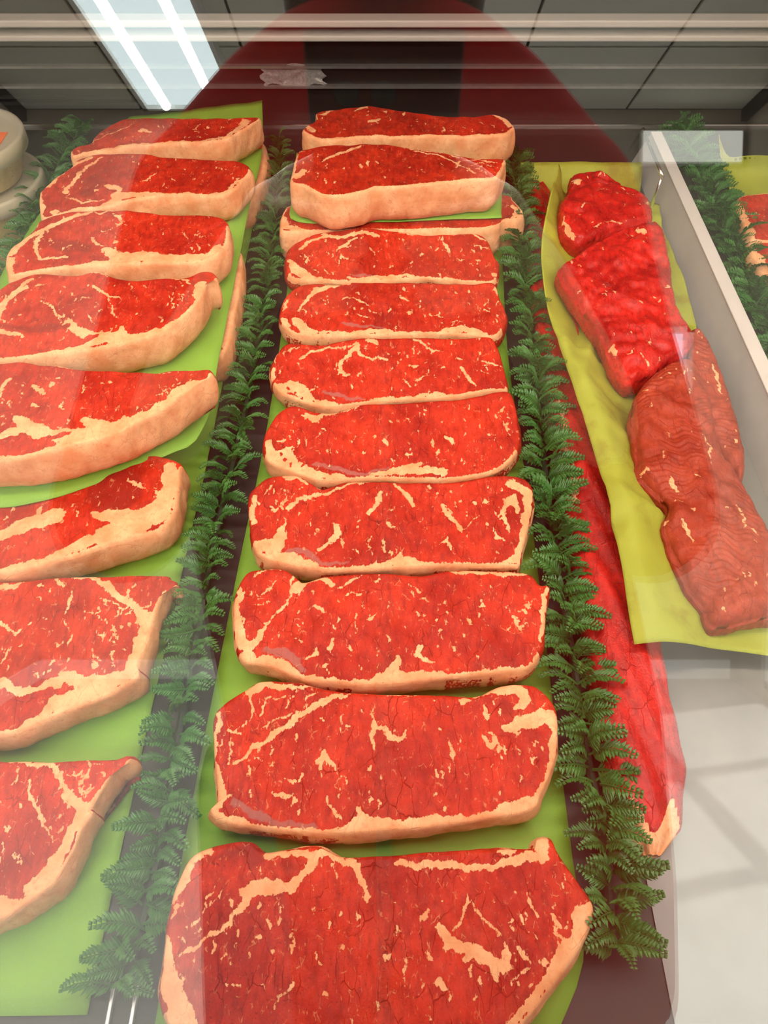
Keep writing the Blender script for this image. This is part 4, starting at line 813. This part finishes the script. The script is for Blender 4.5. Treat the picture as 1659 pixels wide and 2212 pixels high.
def tub(label, x, y, z0, h, R, sticker):
    t = empty('deli_tub', (x, y, z0)); tag(t, label, 'tub', 'deli tubs stacked at the left')
    m = MB(); m.lathe([(R*.76, 0), (R*.78, .002), (R*.885, h-.016), (R*.90, h-.014), (R*.90, h-.006)], (0, 0, 0), 56, True); m.build('tub_body', M_FILL, t, True)
    m = MB(); m.lathe([(R*.97, h-.013), (R, h-.012), (R, h+.002), (R*.985, h+.0045), (R*.93, h+.0045), (R*.90, h+.001), (R*.86, h), (.001, h)], (0, 0, 0), 64); m.build('lid', M_LID, t, True)
    if sticker:
        m = MB(); m.box((R*.30, -R*.30, h+.0002), (R*.72, R*.22, h+.0010)); m.build('price_label', M_ORANGE, t)
        m = MB()
        for k in range(4): m.box((R*.34, -R*.22+k*R*.11, h+.0011), (R*.62, -R*.22+k*R*.11+R*.035, h+.0013))
        m.build('label_print', M_PRINT, t)
tub('lower deli tub with frosted lid, carrying another tub', -.492, .894, -.070, .095, .078, False)
tub('upper deli tub with an orange label on its frosted lid', -.497, .894, .0305, .045, .078, True)

# ------------------------------------------------------------------ the photographer (seen mirrored in the front glass)
def remesh_obj(name, mb, voxel, mat, parent, smooth_it=8):
    me = bpy.data.meshes.new('tmp'); me.from_pydata(mb.v, [], mb.f)
    o = bpy.data.objects.new('tmp', me); COL.objects.link(o)
    r = o.modifiers.new('r', 'REMESH'); r.mode = 'VOXEL'; r.voxel_size = voxel
    if smooth_it: sm = o.modifiers.new('s', 'SMOOTH'); sm.iterations = smooth_it; sm.factor = .5
    dg = bpy.context.evaluated_depsgraph_get(); me2 = bpy.data.meshes.new_from_object(o.evaluated_get(dg))
    bpy.data.objects.remove(o); me2.name = name; me2.materials.clear(); me2.materials.append(mat)
    me2.polygons.foreach_set('use_smooth', [True]*len(me2.polygons))
    q = bpy.data.objects.new(name, me2); COL.objects.link(q); q.parent = parent; return q
def caps(mb, pts, rad, n=14):
    for p, r in zip(pts, rad): mb.sphere(p, r, n, 8)
    mb.tube(pts, rad, n)
def loft(mb, secs, n=28):
    vs = [(x+rx*math.cos(2*math.pi*k/n), y+ry*math.sin(2*math.pi*k/n), z) for x, y, z, rx, ry in secs for k in range(n)]
    fs = [(i*n+k, i*n+(k+1) % n, (i+1)*n+(k+1) % n, (i+1)*n+k) for i in range(len(secs)-1) for k in range(n)]
    fs += [tuple(range(n))[::-1], tuple((len(secs)-1)*n+k for k in range(n))]; mb.add(vs, fs)
person = empty('person', (0, 0, 0))
tag(person, 'person in a dark red coat holding up a phone, mirrored in the case glass', 'person')
M_SKIN = simple('skin', (.50, .27, .18), .5, nscale=60, namt=.06); M_HAIR = simple('dark_hair', (.035, .02, .012), .45, nscale=300, namt=.3)
M_COAT = simple('red_coat', (.34, .006, .006), .9, spec=.05, nscale=30, namt=.15); M_JEANS = simple('dark_trousers', (.05, .06, .09), .8, nscale=80); M_SHOE = simple('dark_shoe', (.03, .025, .022), .5)
PY = -.36
def ph(r, u, f): return tuple(CAM+RT*r+UP*u+FW*f)
b = MB()
loft(b, [(0, PY, .02, .15, .10), (0, PY, .12, .14, .10), (0, PY, .25, .13, .095), (0, PY, .42, .15, .10), (0, PY, .54, .16, .09), (0, PY, .60, .13, .075), (0, PY, .63, .06, .055)])
caps(b, [(0, PY, .60), (0, PY+.02, .74)], [.052, .050])
HX, HY, HZ = .0, PY+.05, .815
b.sphere((HX, HY-.01, HZ+.02), .098, 24, 16, (.80, .98, 1.0)); b.sphere((HX, HY+.03, HZ-.045), .062, 20, 12, (.86, .95, .95))
b.sphere((HX, HY+.100, HZ-.02), .016, 12, 8, (.8, 1.1, 1.4)); b.tube([(HX, HY+.085, HZ+.02), (HX, HY+.106, HZ-.02)], [.008, .012], 10)
for s in (-1, 1):
    b.sphere((HX+s*.080, HY, HZ), .022, 10, 8, (.45, .8, 1.3))
    b.sphere((HX+s*.030, HY+.082, HZ-.066), .012, 10, 6, (1.6, .6, .5)); 
    sh = (s*.165, PY, .575); el = (s*.200, PY+.15, .30); wr = ph(s*.085, -.125, -.035)
    caps(b, [sh, ((sh[0]+el[0])/2, (sh[1]+el[1])/2, (sh[2]+el[2])/2), el], [.055, .048, .042])
    caps(b, [el, tuple(.5*(np.array(el)+np.array(wr))), wr], [.042, .038, .027])
    pl = [ph(s*.082, -.118, -.030), ph(s*.068, -.095, -.020), ph(s*.060, -.075, -.016)]
    caps(b, pl, [.026, .026, .022])
    for k in range(4):
        u0 = -.058-.019*k; ln = (.9, 1.0, .95, .78)[k]
        caps(b, [ph(s*.062, u0-.008, -.014), ph(s*.054, u0, .004), ph(s*(.054-.022*ln), u0+.003, .0105), ph(s*(.054-.040*ln), u0+.003, .0095)], [.0095, .0092, .0085, .0072], 10)
    caps(b, [ph(s*.070, -.085, -.024), ph(s*.052, -.062, -.030), ph(s*.030, -.046, -.026)], [.013, .0105, .0085], 10)
    hp, kn, an = (s*.085, PY, .03), (s*.095, PY+.02, -.38), (s*.10, PY-.01, -.78)
    caps(b, [hp, kn, an], [.085, .058, .042]); caps(b, [an, (s*.11, PY+.12, -.82)], [.036, .026])
remesh_obj('body', b, .0042, M_SKIN, person, 4)
b = MB()
loft(b, [(.085, PY, -.17, .20, .17), (.080, PY, -.05, .20, .165), (.055, PY, .10, .21, .155), (.02, PY, .28, .205, .145), (0, PY, .42, .195, .14), (0, PY, .53, .215, .13), (0, PY, .60, .220, .12), (0, PY, .645, .190, .105), (0, PY, .69, .148, .095), (0, PY, .725, .10, .085)], 36)
for s in (-1, 1):
    sh = (s*.165, PY, .575); el = (s*.200, PY+.15, .30); wr = ph(s*.098, -.150, -.055)
    caps(b, [sh, tuple(.5*(np.array(sh)+np.array(el))), el], [.070, .060, .054]); caps(b, [el, tuple(.5*(np.array(el)+np.array(wr))), wr], [.054, .050, .042])
remesh_obj('coat', b, .010, M_COAT, person, 6)
b = MB()
b.tube([(0, PY+.154, -.16), (0, PY+.158, .10), (0, PY+.150, .30), (0, PY+.142, .45), (0, PY+.11, .60)], .006, 8); b.build('zip', M_BLACK, person, True)
b = MB()
for s in (-1, 1): caps(b, [(s*.085, PY, .02), (s*.095, PY+.02, -.38), (s*.10, PY-.01, -.77)], [.098, .078, .062])
b.sphere((0, PY, .02), .14, 18, 10, (1.15, .85, .8)); remesh_obj('trousers', b, .010, M_JEANS, person, 4)
for s in (-1, 1):
    b = MB(); caps(b, [(s*.10, PY-.03, -.806), (s*.105, PY+.06, -.808), (s*.11, PY+.13, -.815)], [.043, .042, .034]); remesh_obj('shoe', b, .008, M_SHOE, person, 3)
b = MB(); b.sphere((HX, HY-.028, HZ+.035), .108, 22, 14, (.86, .96, .98)); b.sphere((HX, HY-.07, HZ-.06), .075, 18, 10, (1.0, .7, 1.3))
for s in (-1, 1): b.sphere((HX+s*.070, HY-.03, HZ-.04), .045, 14, 8, (.5, .9, 1.7))
remesh_obj('hair', b, .007, M_HAIR, person, 3)
M_EYE = simple('eye_white', (.8, .78, .75), .3)
for s in (-1, 1):
    b = MB(); b.sphere((HX+s*.032, HY+.076, HZ+.012), .012, 12, 8); e = b.build('eye', M_EYE, person, True)
    b = MB(); b.sphere((HX+s*.032, HY+.0865, HZ+.010), .0045, 10, 6); b.build('iris', M_HAIR, e, True)
b = MB(); b.sphere((HX, HY+.0885, HZ-.066), .018, 12, 6, (1.25, .3, .35)); b.build('mouth', simple('lips', (.40, .12, .10), .5), person, True)
# phone just behind the lens of the camera
phone = empty('phone', tuple(CAM-FW*.012-UP*.052)); tag(phone, 'dark red phone held in both hands, mirrored in the case glass', 'phone')
Rm = Matrix((RT, UP, FW)).transposed()
b = MB(); b.box((-.037, -.078, -.0045), (.037, .078, .0042), Rm); b.build('phone_case', simple('phone_case', (.06, .003, .003), .6, spec=.1), phone, bevel=.003)
b = MB(); b.box((-.034, -.074, -.0049), (.034, .074, -.0046), Rm); b.build('screen', simple('phone_screen', (.02, .02, .022), .1), phone)
for r, u in ((.0, .052), (-.018, .052), (-.009, .036)):
    b = MB(); b.lathe([(.0001, .0), (.0055, .0), (.006, -.0004), (.006, -.001)], (0, 0, 0), 20)
    b.v = [tuple(Rm @ (Vector(v)+Vector((r, u, .0048)))) for v in b.v]; b.build('lens', M_BLACK, phone, True)
